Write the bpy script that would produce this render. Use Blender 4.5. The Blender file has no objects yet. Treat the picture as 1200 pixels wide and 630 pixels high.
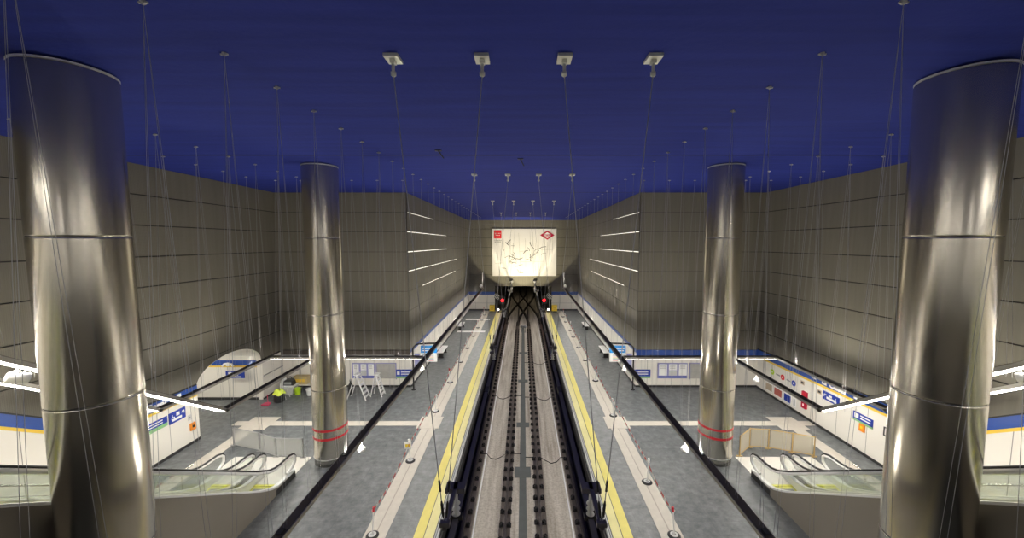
import bpy, bmesh, math, random
from mathutils import Vector, Matrix
random.seed(7)
PI = math.pi
sc = bpy.context.scene
COL = sc.collection

# ------------------------------------------------------------------ materials
def new_mat(name):
    m = bpy.data.materials.new(name); m.use_nodes = True
    nt = m.node_tree
    return m, nt, nt.nodes['Principled BSDF'], nt.nodes, nt.links

def plain(name, col, rough=.5, metal=0., spec=.5, bump=0., bscale=40., var=0., vscale=6., emis=None, estr=0.):
    m, nt, b, N, L = new_mat(name)
    b.inputs['Base Color'].default_value = (*col, 1)
    b.inputs['Roughness'].default_value = rough
    b.inputs['Metallic'].default_value = metal
    b.inputs['Specular IOR Level'].default_value = spec
    tc = N.new('ShaderNodeTexCoord')
    if var:
        n = N.new('ShaderNodeTexNoise'); n.inputs['Scale'].default_value = vscale; n.inputs['Detail'].default_value = 4
        L.new(tc.outputs['Object'], n.inputs['Vector'])
        mx = N.new('ShaderNodeMix'); mx.data_type = 'RGBA'
        mx.inputs[6].default_value = (*[c*(1-var) for c in col], 1); mx.inputs[7].default_value = (*[min(1, c*(1+var)) for c in col], 1)
        L.new(n.outputs['Fac'], mx.inputs[0]); L.new(mx.outputs[2], b.inputs['Base Color'])
    if bump:
        n2 = N.new('ShaderNodeTexNoise'); n2.inputs['Scale'].default_value = bscale
        L.new(tc.outputs['Object'], n2.inputs['Vector'])
        bp = N.new('ShaderNodeBump'); bp.inputs['Strength'].default_value = bump; bp.inputs['Distance'].default_value = .02
        L.new(n2.outputs['Fac'], bp.inputs['Height']); L.new(bp.outputs[0], b.inputs['Normal'])
    if emis:
        b.inputs['Emission Color'].default_value = (*emis, 1); b.inputs['Emission Strength'].default_value = estr
    return m

def ramp(N, stops):
    r = N.new('ShaderNodeValToRGB'); e = r.color_ramp.elements
    while len(e) < len(stops): e.new(.5)
    for i, (p, c) in enumerate(stops):
        e[i].position = p; e[i].color = (*c, 1)
    return r

def stretched_noise(N, L, scale, vec, detail=4):
    tc = N.new('ShaderNodeTexCoord'); mp = N.new('ShaderNodeMapping'); mp.inputs['Scale'].default_value = vec
    L.new(tc.outputs['Object'], mp.inputs['Vector'])
    n = N.new('ShaderNodeTexNoise'); n.inputs['Scale'].default_value = scale; n.inputs['Detail'].default_value = detail
    L.new(mp.outputs[0], n.inputs['Vector'])
    return n

M = {}
# perforated metal cladding: olive grey sheet, vertical fine ribs, panel joints
def cladding_mat():
    m, nt, b, N, L = new_mat('perforated_cladding')
    n = stretched_noise(N, L, 3., (2.2, 2.2, .12))
    r = ramp(N, [(.25, (.165, .153, .120)), (.75, (.200, .186, .148))])
    L.new(n.outputs['Fac'], r.inputs[0])
    tc = N.new('ShaderNodeTexCoord')
    v = N.new('ShaderNodeTexVoronoi'); v.inputs['Scale'].default_value = 22.; v.inputs['Randomness'].default_value = 0.
    L.new(tc.outputs['Object'], v.inputs['Vector'])
    r2 = ramp(N, [(.0, (.55, .55, .55)), (.28, (.6, .6, .6)), (.34, (1, 1, 1))])
    L.new(v.outputs['Distance'], r2.inputs[0])
    mx = N.new('ShaderNodeMix'); mx.data_type = 'RGBA'; mx.blend_type = 'MULTIPLY'; mx.inputs[0].default_value = 1
    L.new(r.outputs[0], mx.inputs[6]); L.new(r2.outputs[0], mx.inputs[7])
    L.new(mx.outputs[2], b.inputs['Base Color'])
    b.inputs['Roughness'].default_value = .55; b.inputs['Metallic'].default_value = .15
    return m
M['clad'] = cladding_mat()
M['seam'] = plain('dark_seam_metal', (.03, .028, .024), .8)  # dark metal behind the cladding gaps and in other joints
def ceiling_mat():
    m, nt, b, N, L = new_mat('ultramarine_ceiling_paint')
    n = stretched_noise(N, L, 1.2, (.25, 3.2, 1.), 6)
    r = ramp(N, [(.3, (.0150, .0255, .195)), (.7, (.0205, .0335, .245))])
    L.new(n.outputs['Fac'], r.inputs[0]); L.new(r.outputs[0], b.inputs['Base Color'])
    b.inputs['Roughness'].default_value = .8; b.inputs['Specular IOR Level'].default_value = .15
    n2 = N.new('ShaderNodeTexNoise'); n2.inputs['Scale'].default_value = 9
    tc = N.new('ShaderNodeTexCoord'); L.new(tc.outputs['Object'], n2.inputs['Vector'])
    bp = N.new('ShaderNodeBump'); bp.inputs['Strength'].default_value = .25; bp.inputs['Distance'].default_value = .03
    L.new(n2.outputs['Fac'], bp.inputs['Height']); L.new(bp.outputs[0], b.inputs['Normal'])
    return m
M['ceil'] = ceiling_mat()
def floor_mat():
    m, nt, b, N, L = new_mat('grey_speckled_terrazzo')
    tc = N.new('ShaderNodeTexCoord')
    n = N.new('ShaderNodeTexNoise'); n.inputs['Scale'].default_value = 3.2; n.inputs['Detail'].default_value = 8; n.inputs['Roughness'].default_value = .7
    L.new(tc.outputs['Object'], n.inputs['Vector'])
    r = ramp(N, [(.3, (.075, .083, .088)), (.5, (.14, .149, .152)), (.7, (.215, .225, .226))])
    L.new(n.outputs['Fac'], r.inputs[0])
    br = N.new('ShaderNodeTexBrick'); br.offset = 0
    br.inputs['Scale'].default_value = 1.; br.inputs['Brick Width'].default_value = 1.2; br.inputs['Row Height'].default_value = .6; br.inputs['Mortar Size'].default_value = .008
    br.inputs['Color1'].default_value = (1, 1, 1, 1); br.inputs['Color2'].default_value = (.93, .94, .95, 1); br.inputs['Mortar'].default_value = (.78, .78, .78, 1)
    L.new(tc.outputs['Object'], br.inputs['Vector'])
    mx = N.new('ShaderNodeMix'); mx.data_type = 'RGBA'; mx.blend_type = 'MULTIPLY'; mx.inputs[0].default_value = 1
    L.new(r.outputs[0], mx.inputs[6]); L.new(br.outputs[0], mx.inputs[7]); L.new(mx.outputs[2], b.inputs['Base Color'])
    b.inputs['Roughness'].default_value = .42
    return m
M['floor'] = floor_mat()
def slab_mat():
    m, nt, b, N, L = new_mat('stained_track_concrete')
    n = stretched_noise(N, L, 2.2, (2.5, .12, 1.), 7)
    r = ramp(N, [(.28, (.36, .31, .25)), (.5, (.56, .51, .43)), (.72, (.70, .65, .57))])
    L.new(n.outputs['Fac'], r.inputs[0])
    n2 = stretched_noise(N, L, 14., (1, 1, 1.), 5)
    r2 = ramp(N, [(.35, (.78, .77, .75)), (.6, (1, 1, 1))]); L.new(n2.outputs['Fac'], r2.inputs[0])
    mx = N.new('ShaderNodeMix'); mx.data_type = 'RGBA'; mx.blend_type = 'MULTIPLY'; mx.inputs[0].default_value = 1
    L.new(r.outputs[0], mx.inputs[6]); L.new(r2.outputs[0], mx.inputs[7]); L.new(mx.outputs[2], b.inputs['Base Color'])
    b.inputs['Roughness'].default_value = .85
    return m
M['slab'] = slab_mat()
def panel_mat(name, col, axis, pitch):
    m, nt, b, N, L = new_mat(name)
    tc = N.new('ShaderNodeTexCoord'); sp = N.new('ShaderNodeSeparateXYZ'); L.new(tc.outputs['Object'], sp.inputs[0])
    d = N.new('ShaderNodeMath'); d.operation = 'DIVIDE'; d.inputs[1].default_value = pitch; L.new(sp.outputs[axis], d.inputs[0])
    f = N.new('ShaderNodeMath'); f.operation = 'FRACT'; L.new(d.outputs[0], f.inputs[0])
    g = N.new('ShaderNodeMath'); g.operation = 'LESS_THAN'; g.inputs[1].default_value = .022/pitch; L.new(f.outputs[0], g.inputs[0])
    mx = N.new('ShaderNodeMix'); mx.data_type = 'RGBA'; mx.inputs[6].default_value = (*col, 1); mx.inputs[7].default_value = (*[c*.35 for c in col], 1)
    L.new(g.outputs[0], mx.inputs[0]); L.new(mx.outputs[2], b.inputs['Base Color'])
    b.inputs['Roughness'].default_value = .3
    return m
M['panelY'] = panel_mat('cream_enamel_side_panels', (.78, .75, .68), 1, 1.5)
M['panelX'] = panel_mat('cream_enamel_back_panels', (.78, .75, .68), 0, 1.5)
M['cream'] = plain('cream_enamel', (.78, .75, .68), .35)
M['white'] = plain('white_enamel', (.85, .85, .83), .4)
M['blueband'] = plain('blue_enamel_band', (.022, .075, .33), .35)
M['yellowband'] = plain('yellow_enamel_band', (.80, .55, .06), .4)
M['stone'] = plain('cream_tactile_stone', (.56, .52, .45), .6, var=.12, vscale=5)
M['stone_dark'] = plain('tactile_groove', (.40, .36, .31), .7)
M['yellow_tact'] = plain('yellow_tactile_strip', (.82, .72, .20), .6, var=.1, vscale=3)
M['yellow_pale'] = plain('pale_yellow_tactile_strip', (.84, .77, .36), .6, var=.1, vscale=3)
M['nosing'] = plain('platform_nosing_metal', (.62, .62, .60), .4, .3)
M['edge'] = plain('dark_platform_edge', (.10, .10, .10), .6)
M['gutter'] = plain('grey_drain_cover', (.115, .125, .12), .7, var=.25, vscale=3)
M['trough'] = plain('black_track_side', (.022, .020, .022), .8, var=.3)
M['seat_strip'] = plain('rust_brown_rail_seat', (.17, .14, .12), .85, var=.3, vscale=4)
M['rail'] = plain('dark_rail_steel', (.13, .11, .10), .45, .7, var=.2)
M['clip'] = plain('black_rail_clip_iron', (.018, .016, .016), .6)
M['catenary'] = plain('dark_catenary_aluminium', (.15, .14, .155), .45, .5)
M['black'] = plain('black_painted_metal', (.018, .017, .017), .45)
M['rubber'] = plain('black_rubber', (.012, .012, .013), .38)
M['beam'] = plain('dark_bronze_beam_metal', (.075, .062, .053), .5, .3)
M['beam_edge'] = plain('grey_beam_edge_trim', (.42, .40, .36), .45, .3)
M['tube'] = plain('lit_white_diffuser', (.9, .9, .9), .5, emis=(1., .955, .87), estr=40.)
M['tunnel_fill'] = plain('added_tunnel_tube', (.9, .9, .85), .5, emis=(1., .85, .6), estr=35.)
M['seam_line'] = plain('emissive_seam_strip', (.9, .9, .85), .5, emis=(1., .93, .80), estr=1.6)
M['plate'] = plain('galvanised_plate', (.62, .62, .56), .45, .3)
M['wire'] = plain('thin_steel_wire', (.38, .38, .40), .5, .3)
M['steel'] = plain('polished_steel', (.75, .73, .70), .2, 1.)
M['alu'] = plain('bright_aluminium', (.80, .80, .80), .35, .4)
M['deck'] = plain('pale_aluminium_deck', (.80, .80, .78), .35, .2)
M['truss'] = plain('bronze_grey_truss_panel', (.27, .24, .20), .42, .4, var=.12, vscale=.6)
M['skirt'] = plain('dark_skirting_stone', (.035, .034, .034), .5)
M['step'] = plain('grey_ribbed_step', (.26, .28, .25), .5, .3)
M['step_yellow'] = plain('yellow_step_edge', (.80, .78, .10), .5)
M['landing'] = plain('pale_landing_plate', (.72, .70, .64), .45, .1, var=.06, vscale=4)
M['red'] = plain('red_paint', (.55, .02, .035), .4)
M['redlamp'] = plain('red_signal_lamp', (.6, .02, .02), .3, emis=(1., .006, .012), estr=7.)
M['whitelamp'] = plain('white_signal_lamp', (.8, .8, .8), .3, emis=(1., .95, .9), estr=8.)
M['yellow'] = plain('yellow_cabinet_paint', (.82, .60, .02), .4)
M['orange'] = plain('orange_paint', (.80, .26, .02), .4)
M['lime'] = plain('lime_plastic', (.48, .72, .03), .4)
M['hiviz'] = plain('hi_vis_yellow_cloth', (.72, .85, .10), .8)
M['pink'] = plain('pink_plastic', (.62, .06, .14), .5)
M['cloth_dark'] = plain('black_plastic_bag', (.02, .02, .022), .35, bump=.6, bscale=9)
M['wood'] = plain('tan_cardboard', (.50, .39, .20), .7, var=.2, vscale=3)
M['grey'] = plain('mid_grey_plastic', (.30, .30, .30), .5)
M['lightgrey'] = plain('light_grey_plastic', (.58, .58, .57), .5)
M['sign_blue'] = plain('sign_blue', (.015, .045, .36), .4)
M['sky_blue'] = plain('header_light_blue', (.02, .28, .75), .4)
M['lilac'] = plain('lilac_frame', (.30, .30, .55), .4)
M['sign_green'] = plain('sign_green', (.25, .50, .22), .5)
M['concrete'] = plain('rough_grey_concrete', (.42, .41, .38), .85, var=.25, vscale=4)
M['posters_red'] = plain('red_brown_poster', (.50, .13, .10), .5)
M['posters_tan'] = plain('tan_poster', (.52, .42, .30), .5)
M['ink'] = plain('black_ink', (.03, .03, .03), .6)
M['greyink'] = plain('grey_pencil', (.42, .41, .38), .7)
M['banner'] = plain('white_banner_board', (.82, .80, .76), .5)
M['crimson'] = plain('crimson_print', (.50, .008, .045), .5)
M['redprint'] = plain('red_print', (.72, .02, .03), .5)
M['tan_frame'] = plain('tan_barrier_frame', (.50, .34, .13), .5)
M['tunnel'] = plain('dark_tunnel_lining', (.055, .05, .042), .85, var=.4, vscale=2)
def column_mat():
    m, nt, b, N, L = new_mat('brushed_stainless_cladding')
    b.inputs['Metallic'].default_value = 1.; b.inputs['Base Color'].default_value = (.60, .565, .50, 1)
    b.inputs['Roughness'].default_value = .23
    n2 = stretched_noise(N, L, .9, (1.6, 1.6, .45), 1)
    bp = N.new('ShaderNodeBump'); bp.inputs['Strength'].default_value = .17; bp.inputs['Distance'].default_value = .12
    L.new(n2.outputs['Fac'], bp.inputs['Height']); L.new(bp.outputs[0], b.inputs['Normal'])
    return m
M['column'] = column_mat()
def glass_mat(name, tint, refl=.10):
    m, nt, b, N, L = new_mat(name)
    N.remove(b); out = N['Material Output']
    t = N.new('ShaderNodeBsdfTransparent'); t.inputs[0].default_value = (*tint, 1)
    g = N.new('ShaderNodeBsdfGlossy'); g.inputs['Roughness'].default_value = .03
    fr = N.new('ShaderNodeLayerWeight'); fr.inputs[0].default_value = .12
    mx = N.new('ShaderNodeMixShader'); L.new(fr.outputs['Facing'], mx.inputs[0]); L.new(t.outputs[0], mx.inputs[1]); L.new(g.outputs[0], mx.inputs[2])
    L.new(mx.outputs[0], out.inputs['Surface'])
    return m
M['glass'] = glass_mat('greenish_balustrade_glass', (.972, .985, .975))
def mesh_panel_mat(name, col, a):
    m, nt, b, N, L = new_mat(name)
    b.inputs['Base Color'].default_value = (*col, 1); b.inputs['Roughness'].default_value = .6; b.inputs['Alpha'].default_value = a
    return m
M['mesh_grey'] = mesh_panel_mat('translucent_grey_barrier_sheet', (.66, .66, .64), .38)
M['mesh_cream'] = mesh_panel_mat('translucent_cream_barrier_sheet', (.74, .68, .55), .5)
def stripes_mat(name, c1, c2, pitch, diag=0.):
    m, nt, b, N, L = new_mat(name)
    tc = N.new('ShaderNodeTexCoord'); sp = N.new('ShaderNodeSeparateXYZ'); L.new(tc.outputs['Object'], sp.inputs[0])
    a = N.new('ShaderNodeMath'); a.operation = 'MULTIPLY_ADD'; a.inputs[1].default_value = diag
    L.new(sp.outputs[0], a.inputs[0]); L.new(sp.outputs[1 if not diag else 2], a.inputs[2])
    d = N.new('ShaderNodeMath'); d.operation = 'DIVIDE'; d.inputs[1].default_value = pitch; L.new(a.outputs[0], d.inputs[0])
    f = N.new('ShaderNodeMath'); f.operation = 'FRACT'; L.new(d.outputs[0], f.inputs[0])
    g = N.new('ShaderNodeMath'); g.operation = 'LESS_THAN'; g.inputs[1].default_value = .5; L.new(f.outputs[0], g.inputs[0])
    mx = N.new('ShaderNodeMix'); mx.data_type = 'RGBA'; mx.inputs[6].default_value = (*c1, 1); mx.inputs[7].default_value = (*c2, 1)
    L.new(g.outputs[0], mx.inputs[0]); L.new(mx.outputs[2], b.inputs['Base Color']); b.inputs['Roughness'].default_value = .5
    return m
M['tape'] = stripes_mat('red_white_tape', (.80, .78, .75), (.62, .08, .07), .5)
M['hazard'] = stripes_mat('grey_black_diagonal_stripes', (.55, .54, .5), (.03, .03, .03), .28, 1.)

# ------------------------------------------------------------------ builders
class MB:
    """collects shapes given in world coordinates; build() links them as ONE mesh object"""
    def __init__(s): s.v = []; s.f = []; s.mi = []; s.mats = []; s.sm = []
    def _m(s, m):
        if m not in s.mats: s.mats.append(m)
        return s.mats.index(m)
    def add(s, vs, fs, m, smooth=False):
        o = len(s.v); k = s._m(m); s.v += [tuple(v) for v in vs]
        for f in fs: s.f.append([i+o for i in f]); s.mi.append(k); s.sm.append(smooth)
        return s
    def box(s, x0, x1, y0, y1, z0, z1, m):
        if x0 > x1: x0, x1 = x1, x0
        if y0 > y1: y0, y1 = y1, y0
        if z0 > z1: z0, z1 = z1, z0
        v = [(x, y, z) for x in (x0, x1) for y in (y0, y1) for z in (z0, z1)]
        return s.add(v, [(0,1,3,2),(4,6,7,5),(0,4,5,1),(2,3,7,6),(0,2,6,4),(1,5,7,3)], m)
    def prism(s, poly, a0, a1, m, axis='x'):
        """polygon in (y,z) extruded along x, (x,z) along y or (x,y) along z"""
        n = len(poly)
        P = {'x': lambda p, a: (a, p[0], p[1]), 'y': lambda p, a: (p[0], a, p[1]), 'z': lambda p, a: (p[0], p[1], a)}[axis]
        v = [P(p, a0) for p in poly]+[P(p, a1) for p in poly]
        f = [tuple(range(n))[::-1], tuple(range(n, 2*n))]+[(i, (i+1) % n, n+(i+1) % n, n+i) for i in range(n)]
        return s.add(v, f, m)
    def strip(s, lo, hi, a0, a1, m, axis='x'):
        """band between two polylines with the same number of points, extruded"""
        for i in range(len(lo)-1): s.prism([lo[i], lo[i+1], hi[i+1], hi[i]], a0, a1, m, axis)
        return s
    def tube(s, pts, r, m, n=10, caps=True, flat=1.):
        pts = [Vector(p) for p in pts]; rings = []; prev = None
        for i, p in enumerate(pts):
            t = ((pts[min(i+1, len(pts)-1)]-pts[max(i-1, 0)])).normalized()
            ref = prev if prev is not None else (Vector((0, 0, 1)) if abs(t.z) < .9 else Vector((1, 0, 0)))
            u = ref.cross(t) if prev is None else prev
            u = (u-t*u.dot(t)).normalized(); w = t.cross(u); prev = u
            rr = r[i] if isinstance(r, (list, tuple)) else r
            rings.append([p+u*math.cos(2*PI*k/n)*rr+w*math.sin(2*PI*k/n)*rr*flat for k in range(n)])
        v = [q for g in rings for q in g]; f = []
        for i in range(len(rings)-1):
            for k in range(n): f.append((i*n+k, i*n+(k+1) % n, (i+1)*n+(k+1) % n, (i+1)*n+k))
        s.add(v, f, m, True)
        if caps: s.add(rings[0]+rings[-1], [tuple(range(n))[::-1], tuple(range(n, 2*n))], m)
        return s
    def lathe(s, c, prof, m, n=24):
        """profile of (radius, z) about a vertical axis through c"""
        v = [(c[0]+r*math.cos(2*PI*k/n), c[1]+r*math.sin(2*PI*k/n), c[2]+z) for r, z in prof for k in range(n)]
        f = [(i*n+k, i*n+(k+1) % n, (i+1)*n+(k+1) % n, (i+1)*n+k) for i in range(len(prof)-1) for k in range(n)]
        s.add(v, f, m, True)
        return s.add(v[:n]+v[-n:], [tuple(range(n))[::-1], tuple(range(n, 2*n))], m)
    def build(s, name, parent=None, bevel=0.):
        me = bpy.data.meshes.new(name)
        o = bpy.data.objects.new(name, me); COL.objects.link(o)
        off = Vector((0, 0, 0))
        if parent is not None:
            o.parent = parent; off = worldloc(parent)
        me.from_pydata([tuple(Vector(v)-off) for v in s.v], [], s.f)
        for m in s.mats: me.materials.append(M[m] if isinstance(m, str) else m)
        for p, k, q in zip(me.polygons, s.mi, s.sm): p.material_index = k; p.use_smooth = q
        bm = bmesh.new(); bm.from_mesh(me); bmesh.ops.recalc_face_normals(bm, faces=bm.faces); bm.to_mesh(me); bm.free()
        me.update()
        if bevel:
            b = o.modifiers.new('bevel', 'BEVEL'); b.width = bevel; b.segments = 2; b.limit_method = 'ANGLE'
        return o
def worldloc(o):
    v = Vector((0, 0, 0))
    while o is not None: v += o.location; o = o.parent
    return v
def tag(o, label, cat, group=None):
    o['label'] = label; o['category'] = cat; o['kind'] = 'thing'
    if group: o['group'] = group
    return o
def thing(name, label, cat, loc, group=None):
    o = bpy.data.objects.new(name, None); COL.objects.link(o); o.location = loc
    return tag(o, label, cat, group)
def struct(mb, name, parent=None, **k):
    o = mb.build(name, parent, **k); o['kind'] = 'structure'; return o
def box(*a): return MB().box(*a)
def copy_tree(o, parent=None):
    c = o.copy(); COL.objects.link(c)
    if parent is not None: c.parent = parent
    for ch in list(o.children): copy_tree(ch, c)
    return c
def text(body, size, loc, rot, m, parent, align='CENTER', extr=.004, name='lettering', bold=0.):
    c = bpy.data.curves.new(name, 'FONT'); c.body = body; c.size = size; c.extrude = extr; c.align_x = align; c.align_y = 'CENTER'; c.offset = bold
    o = bpy.data.objects.new(name, c); COL.objects.link(o)
    if parent is not None: o.parent = parent
    o.location = Vector(loc)-(worldloc(parent) if parent is not None else Vector((0, 0, 0)))
    c.materials.append(M[m])
    me = bpy.data.meshes.new_from_object(o); n = bpy.data.objects.new(name, me); COL.objects.link(n)
    n.parent = parent; n.location = o.location; n.rotation_euler = rot; bpy.data.objects.remove(o); return n
FACE_CAM = (PI/2, 0, 0); FACE_RIGHT = (PI/2, 0, PI/2); FACE_LEFT = (PI/2, 0, -PI/2)
ORD = ['first','second','third','fourth','fifth','sixth','seventh','eighth','ninth','tenth','eleventh','twelfth','thirteenth','fourteenth','fifteenth','sixteenth',
       'seventeenth','eighteenth','nineteenth','twentieth','twenty-first','twenty-second','twenty-third','twenty-fourth','twenty-fifth','twenty-sixth','twenty-seventh',
       'twenty-eighth','twenty-ninth','thirtieth','thirty-first','thirty-second','thirty-third','thirty-fourth']
SIDE = {-1: 'left', 1: 'right'}

# ------------------------------------------------------------------ key dimensions (metres; platform floor z = 0, tracks run along y)
YB = 22.4; YE = 47.1; WC = 6.84; BAND = 2.3
def ceil_z(y): return 12.05-.0168*y          # the ceiling falls slightly towards the tunnel
W = {-1: 14.6, 1: 14.2}
SEAMS = [2.3, 3.58, 4.81, 6.04, 7.28, 8.47, 9.70, 10.88, 12.05]
def hz(z, y): return z*(1-.0014*y) if z > 2.4 else z
def course(i, y0, y1, gap):
    a = 0 if i == 0 else gap; b = 0 if i == len(SEAMS)-2 else gap
    A, B = SEAMS[i], SEAMS[i+1]
    return [(y0, hz(A, y0)+a), (y0, hz(B, y0)-b), (y1, hz(B, y1)-b), (y1, hz(A, y1)+a)]
SL = .66; YN = 12.5; MEZ = 7.4; YT = YN-MEZ/SL
def zs(y): return max(0., min(MEZ, (YN-y)*SL))
YBACK = -9.

# ------------------------------------------------------------------ setting
for s in (-1, 1):
    f = MB().box(s*2.6, s*22.2 if s < 0 else s*15.2, -9.2, YE+.3, -.25, 0, 'floor')
    struct(f, 'floor_'+SIDE[s]+'_platform')
    struct(MB().box(s*2.62, s*2.75, -9.2, YE, -1.25, -.24, 'trough'), 'wall_'+SIDE[s]+'_platform_face')
struct(MB().box(-2.7, 2.7, -9.2, 96, -1.35, -1.2, 'trough'), 'floor_track_bed')
struct(MB().box(-2.2, 2.2, -9.2, 96, -1.2, -1.05, 'slab'), 'floor_track_slab')
struct(MB().prism([(YBACK-.2, ceil_z(YBACK-.2)), (YE+.4, ceil_z(YE+.4)), (YE+.4, 12.5), (YBACK-.2, 12.5)], -15.3, 15.2, 'ceil'), 'ceiling')
# faint joints between the painted ceiling boards
for k, y in enumerate((13.2, 22.4)):
    struct(MB().box(-14.5, 14.1, y-.012, y+.012, ceil_z(y)-.008, ceil_z(y)+.01, 'seam'), 'trim_ceiling_joint')

AC, AR, AH = 18.5, 2.1, 1.04
def clad_wall_side(s):
    """long side wall at |x| = W, cladding in courses with dark grooves; the left one is cut by the arch"""
    x = s*W[s]; mb = MB(); back = MB()
    y0, y1 = YBACK, YB
    arch = []
    if s < 0:
        for k in range(25):
            a = PI*k/24; arch.append((AC+AR*math.cos(a), BAND+AH*math.sin(a)))
    for i in range(len(SEAMS)-1):
        poly = course(i, y0, y1, .02)
        if i == 0 and s < 0: poly = poly+arch
        mb.prism(poly, x, x+s*.03, 'clad')
    if s < 0:
        back.prism([(y0, 0), (y0, 3.6), (y1, 3.6), (y1, 0), (AC+AR, 0)]+arch+[(AC-AR, 0)], x+s*.03, x+s*.25, 'seam')
        back.prism([(y0, 3.6), (y0, ceil_z(y0)), (y1, ceil_z(y1)), (y1, 3.6)], x+s*.03, x+s*.25, 'seam')
    else: back.prism([(y0, -.2), (y0, ceil_z(y0)), (y1, ceil_z(y1)), (y1, -.2)], x+s*.03, x+s*.25, 'seam')
    o = struct(back, 'wall_'+SIDE[s]); struct(mb, 'wall_cladding', o)
    return o
wall_left = clad_wall_side(-1); wall_right = clad_wall_side(1)
# lower cream panels, yellow stripe and blue band, flat along the platform and climbing beside the stairs
for s, wo in ((-1, wall_left), (1, wall_right)):
    x = s*W[s]; d = .045
    rise = lambda y: .028*(YB-max(y, 13.8))
    def runs(o0, o1, m, t, yend, nm, up=1.):
        yy = [YBACK, YT, YN+.1, 13.8, yend]
        struct(MB().strip([(y, zs(y)+o0+(rise(y) if o0 > 1 else 0)) for y in yy], [(y, zs(y)+o1+(rise(y) if o1 > 1 else 0)) for y in yy], x, x-s*t, m), nm, wo)
    ye = AC-AR if s < 0 else YB
    runs(.02, 1.84, 'panelY', d, ye, 'wall_panels'); runs(1.84, 1.95, 'yellowband', d+.004, ye, 'trim_yellow_stripe')
    runs(1.95, 2.32, 'blueband', d+.006, ye, 'trim_blue_band'); runs(2.32, 2.37, 'black', d+.008, ye, 'trim_black_lip')
    runs(0., .12, 'skirt', d+.01, ye, 'baseboard_'+SIDE[s])
    if s < 0:
        struct(MB().box(x, x+.04, AC+AR, YB, .1, 2.2, 'cream').box(x, x+.05, AC+AR, YB, 0, .1, 'skirt').box(x, x+.07, AC+AR+.05, YB, 1.3, 1.35, 'grey'), 'wall_panels_beyond_arch', wo)
# back walls either side of the track canyon, canyon side walls, end wall
for s in (-1, 1):
    xo = s*(W[s]+.03); xi = s*WC
    back = struct(MB().box(xi+s*.03, xo, YB+.03, YB+.25, -.2, ceil_z(YB+.25), 'seam'), 'wall_'+SIDE[s]+'_back')
    cl = MB(); cc = MB()
    for i in range(len(SEAMS)-1):
        q = course(i, YB, YE, .013)
        cl.box(xi, xo, YB, YB+.03, q[0][1], q[1][1], 'clad'); cc.prism(q, xi, xi+s*.03, 'clad')
    struct(cl, 'wall_cladding', back)
    can = struct(MB().prism([(YB+.25, -.2), (YB+.25, ceil_z(YB+.25)), (YE, ceil_z(YE)), (YE, -.2)], xi+s*.03, xi+s*.25, 'seam'), 'wall_'+SIDE[s]+'_track')
    struct(cc, 'wall_cladding', can)
    P = MB().box(xi+s*.0, xo, YB-.04, YB, .02, 1.84, 'panelX'); struct(P, 'wall_panels', back)
    if s > 0:
        struct(MB().box(xi, xo, YB-.046, YB, 1.84, 1.95, 'yellowband'), 'trim_yellow_stripe', back)
        struct(MB().box(xi, xo, YB-.05, YB, 1.95, 2.3, 'blueband'), 'trim_blue_band', back)
    else:
        struct(MB().box(xi, xo, YB-.05, YB, 1.68, 2.0, 'white'), 'trim_band_glare', back)  # glare on the wall band, put in as a white strip
        struct(MB().box(xi, xo, YB-.16, YB, 2.02, 2.3, 'beam'), 'trim_dark_ledge', back)
    struct(MB().box(xi, xo, YB-.05, YB, 0, .12, 'skirt'), 'baseboard_'+SIDE[s]+'_back', back)
    struct(MB().box(xi, xi-s*.04, YB, YE, .02, 2.12, 'panelY'), 'wall_panels', can)
    struct(MB().box(xi, xi-s*.046, YB, YE, 2.12, 2.30, 'blueband'), 'trim_blue_band', can)
    struct(MB().box(xi, xi-s*.05, YB, YE, 0, .12, 'skirt'), 'baseboard_'+SIDE[s]+'_track', can)
    # white lines along the track wall seams, built as thin emissive strips
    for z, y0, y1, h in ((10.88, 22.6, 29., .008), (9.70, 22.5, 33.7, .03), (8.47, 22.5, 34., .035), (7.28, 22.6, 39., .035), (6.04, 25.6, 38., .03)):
        struct(MB().prism([(y0, hz(z, y0)-h/2), (y0, hz(z, y0)+h/2), (y1, hz(z, y1)+h*.2), (y1, hz(z, y1)-h*.2)], xi-s*.004, xi+s*.03, 'seam_line'), 'white_seam_line', can)
end = MB()
TX, TZ = 3.55, 3.05; CEE = ceil_z(YE+.4)
for a, b, c, d in ((-WC-.3, -TX, -1.3, CEE), (TX, WC+.3, -1.3, CEE), (-TX, TX, TZ, CEE)): end.box(a, b, YE+.03, YE+.4, c, d, 'seam')
wend = struct(end, 'wall_end')
ec = MB()
for i in range(len(SEAMS)-1):
    q = course(i, YE, YE+.1, .018); a, b = q[0][1], q[1][1]
    if i == 0:
        ec.box(-WC, -TX, YE, YE+.03, a, b, 'clad').box(TX, WC, YE, YE+.03, a, b, 'clad').box(-TX, TX, YE, YE+.03, TZ, b, 'clad')
    else: ec.box(-WC, WC, YE, YE+.03, a, b, 'clad')
struct(ec, 'wall_cladding', wend)
for s in (-1, 1):
    struct(MB().box(s*TX, s*WC, YE-.04, YE, .02, 1.95, 'panelX').box(s*TX, s*WC, YE-.05, YE, .9, .93, 'grey'), 'wall_panels', wend)
    struct(MB().box(s*TX, s*WC, YE-.05, YE, 1.98, 2.34, 'blueband'), 'trim_blue_band', wend)
    struct(MB().box(s*TX, s*WC, YE-.06, YE, 0, .15, 'skirt'), 'baseboard_'+SIDE[s]+'_end', wend)
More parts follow.
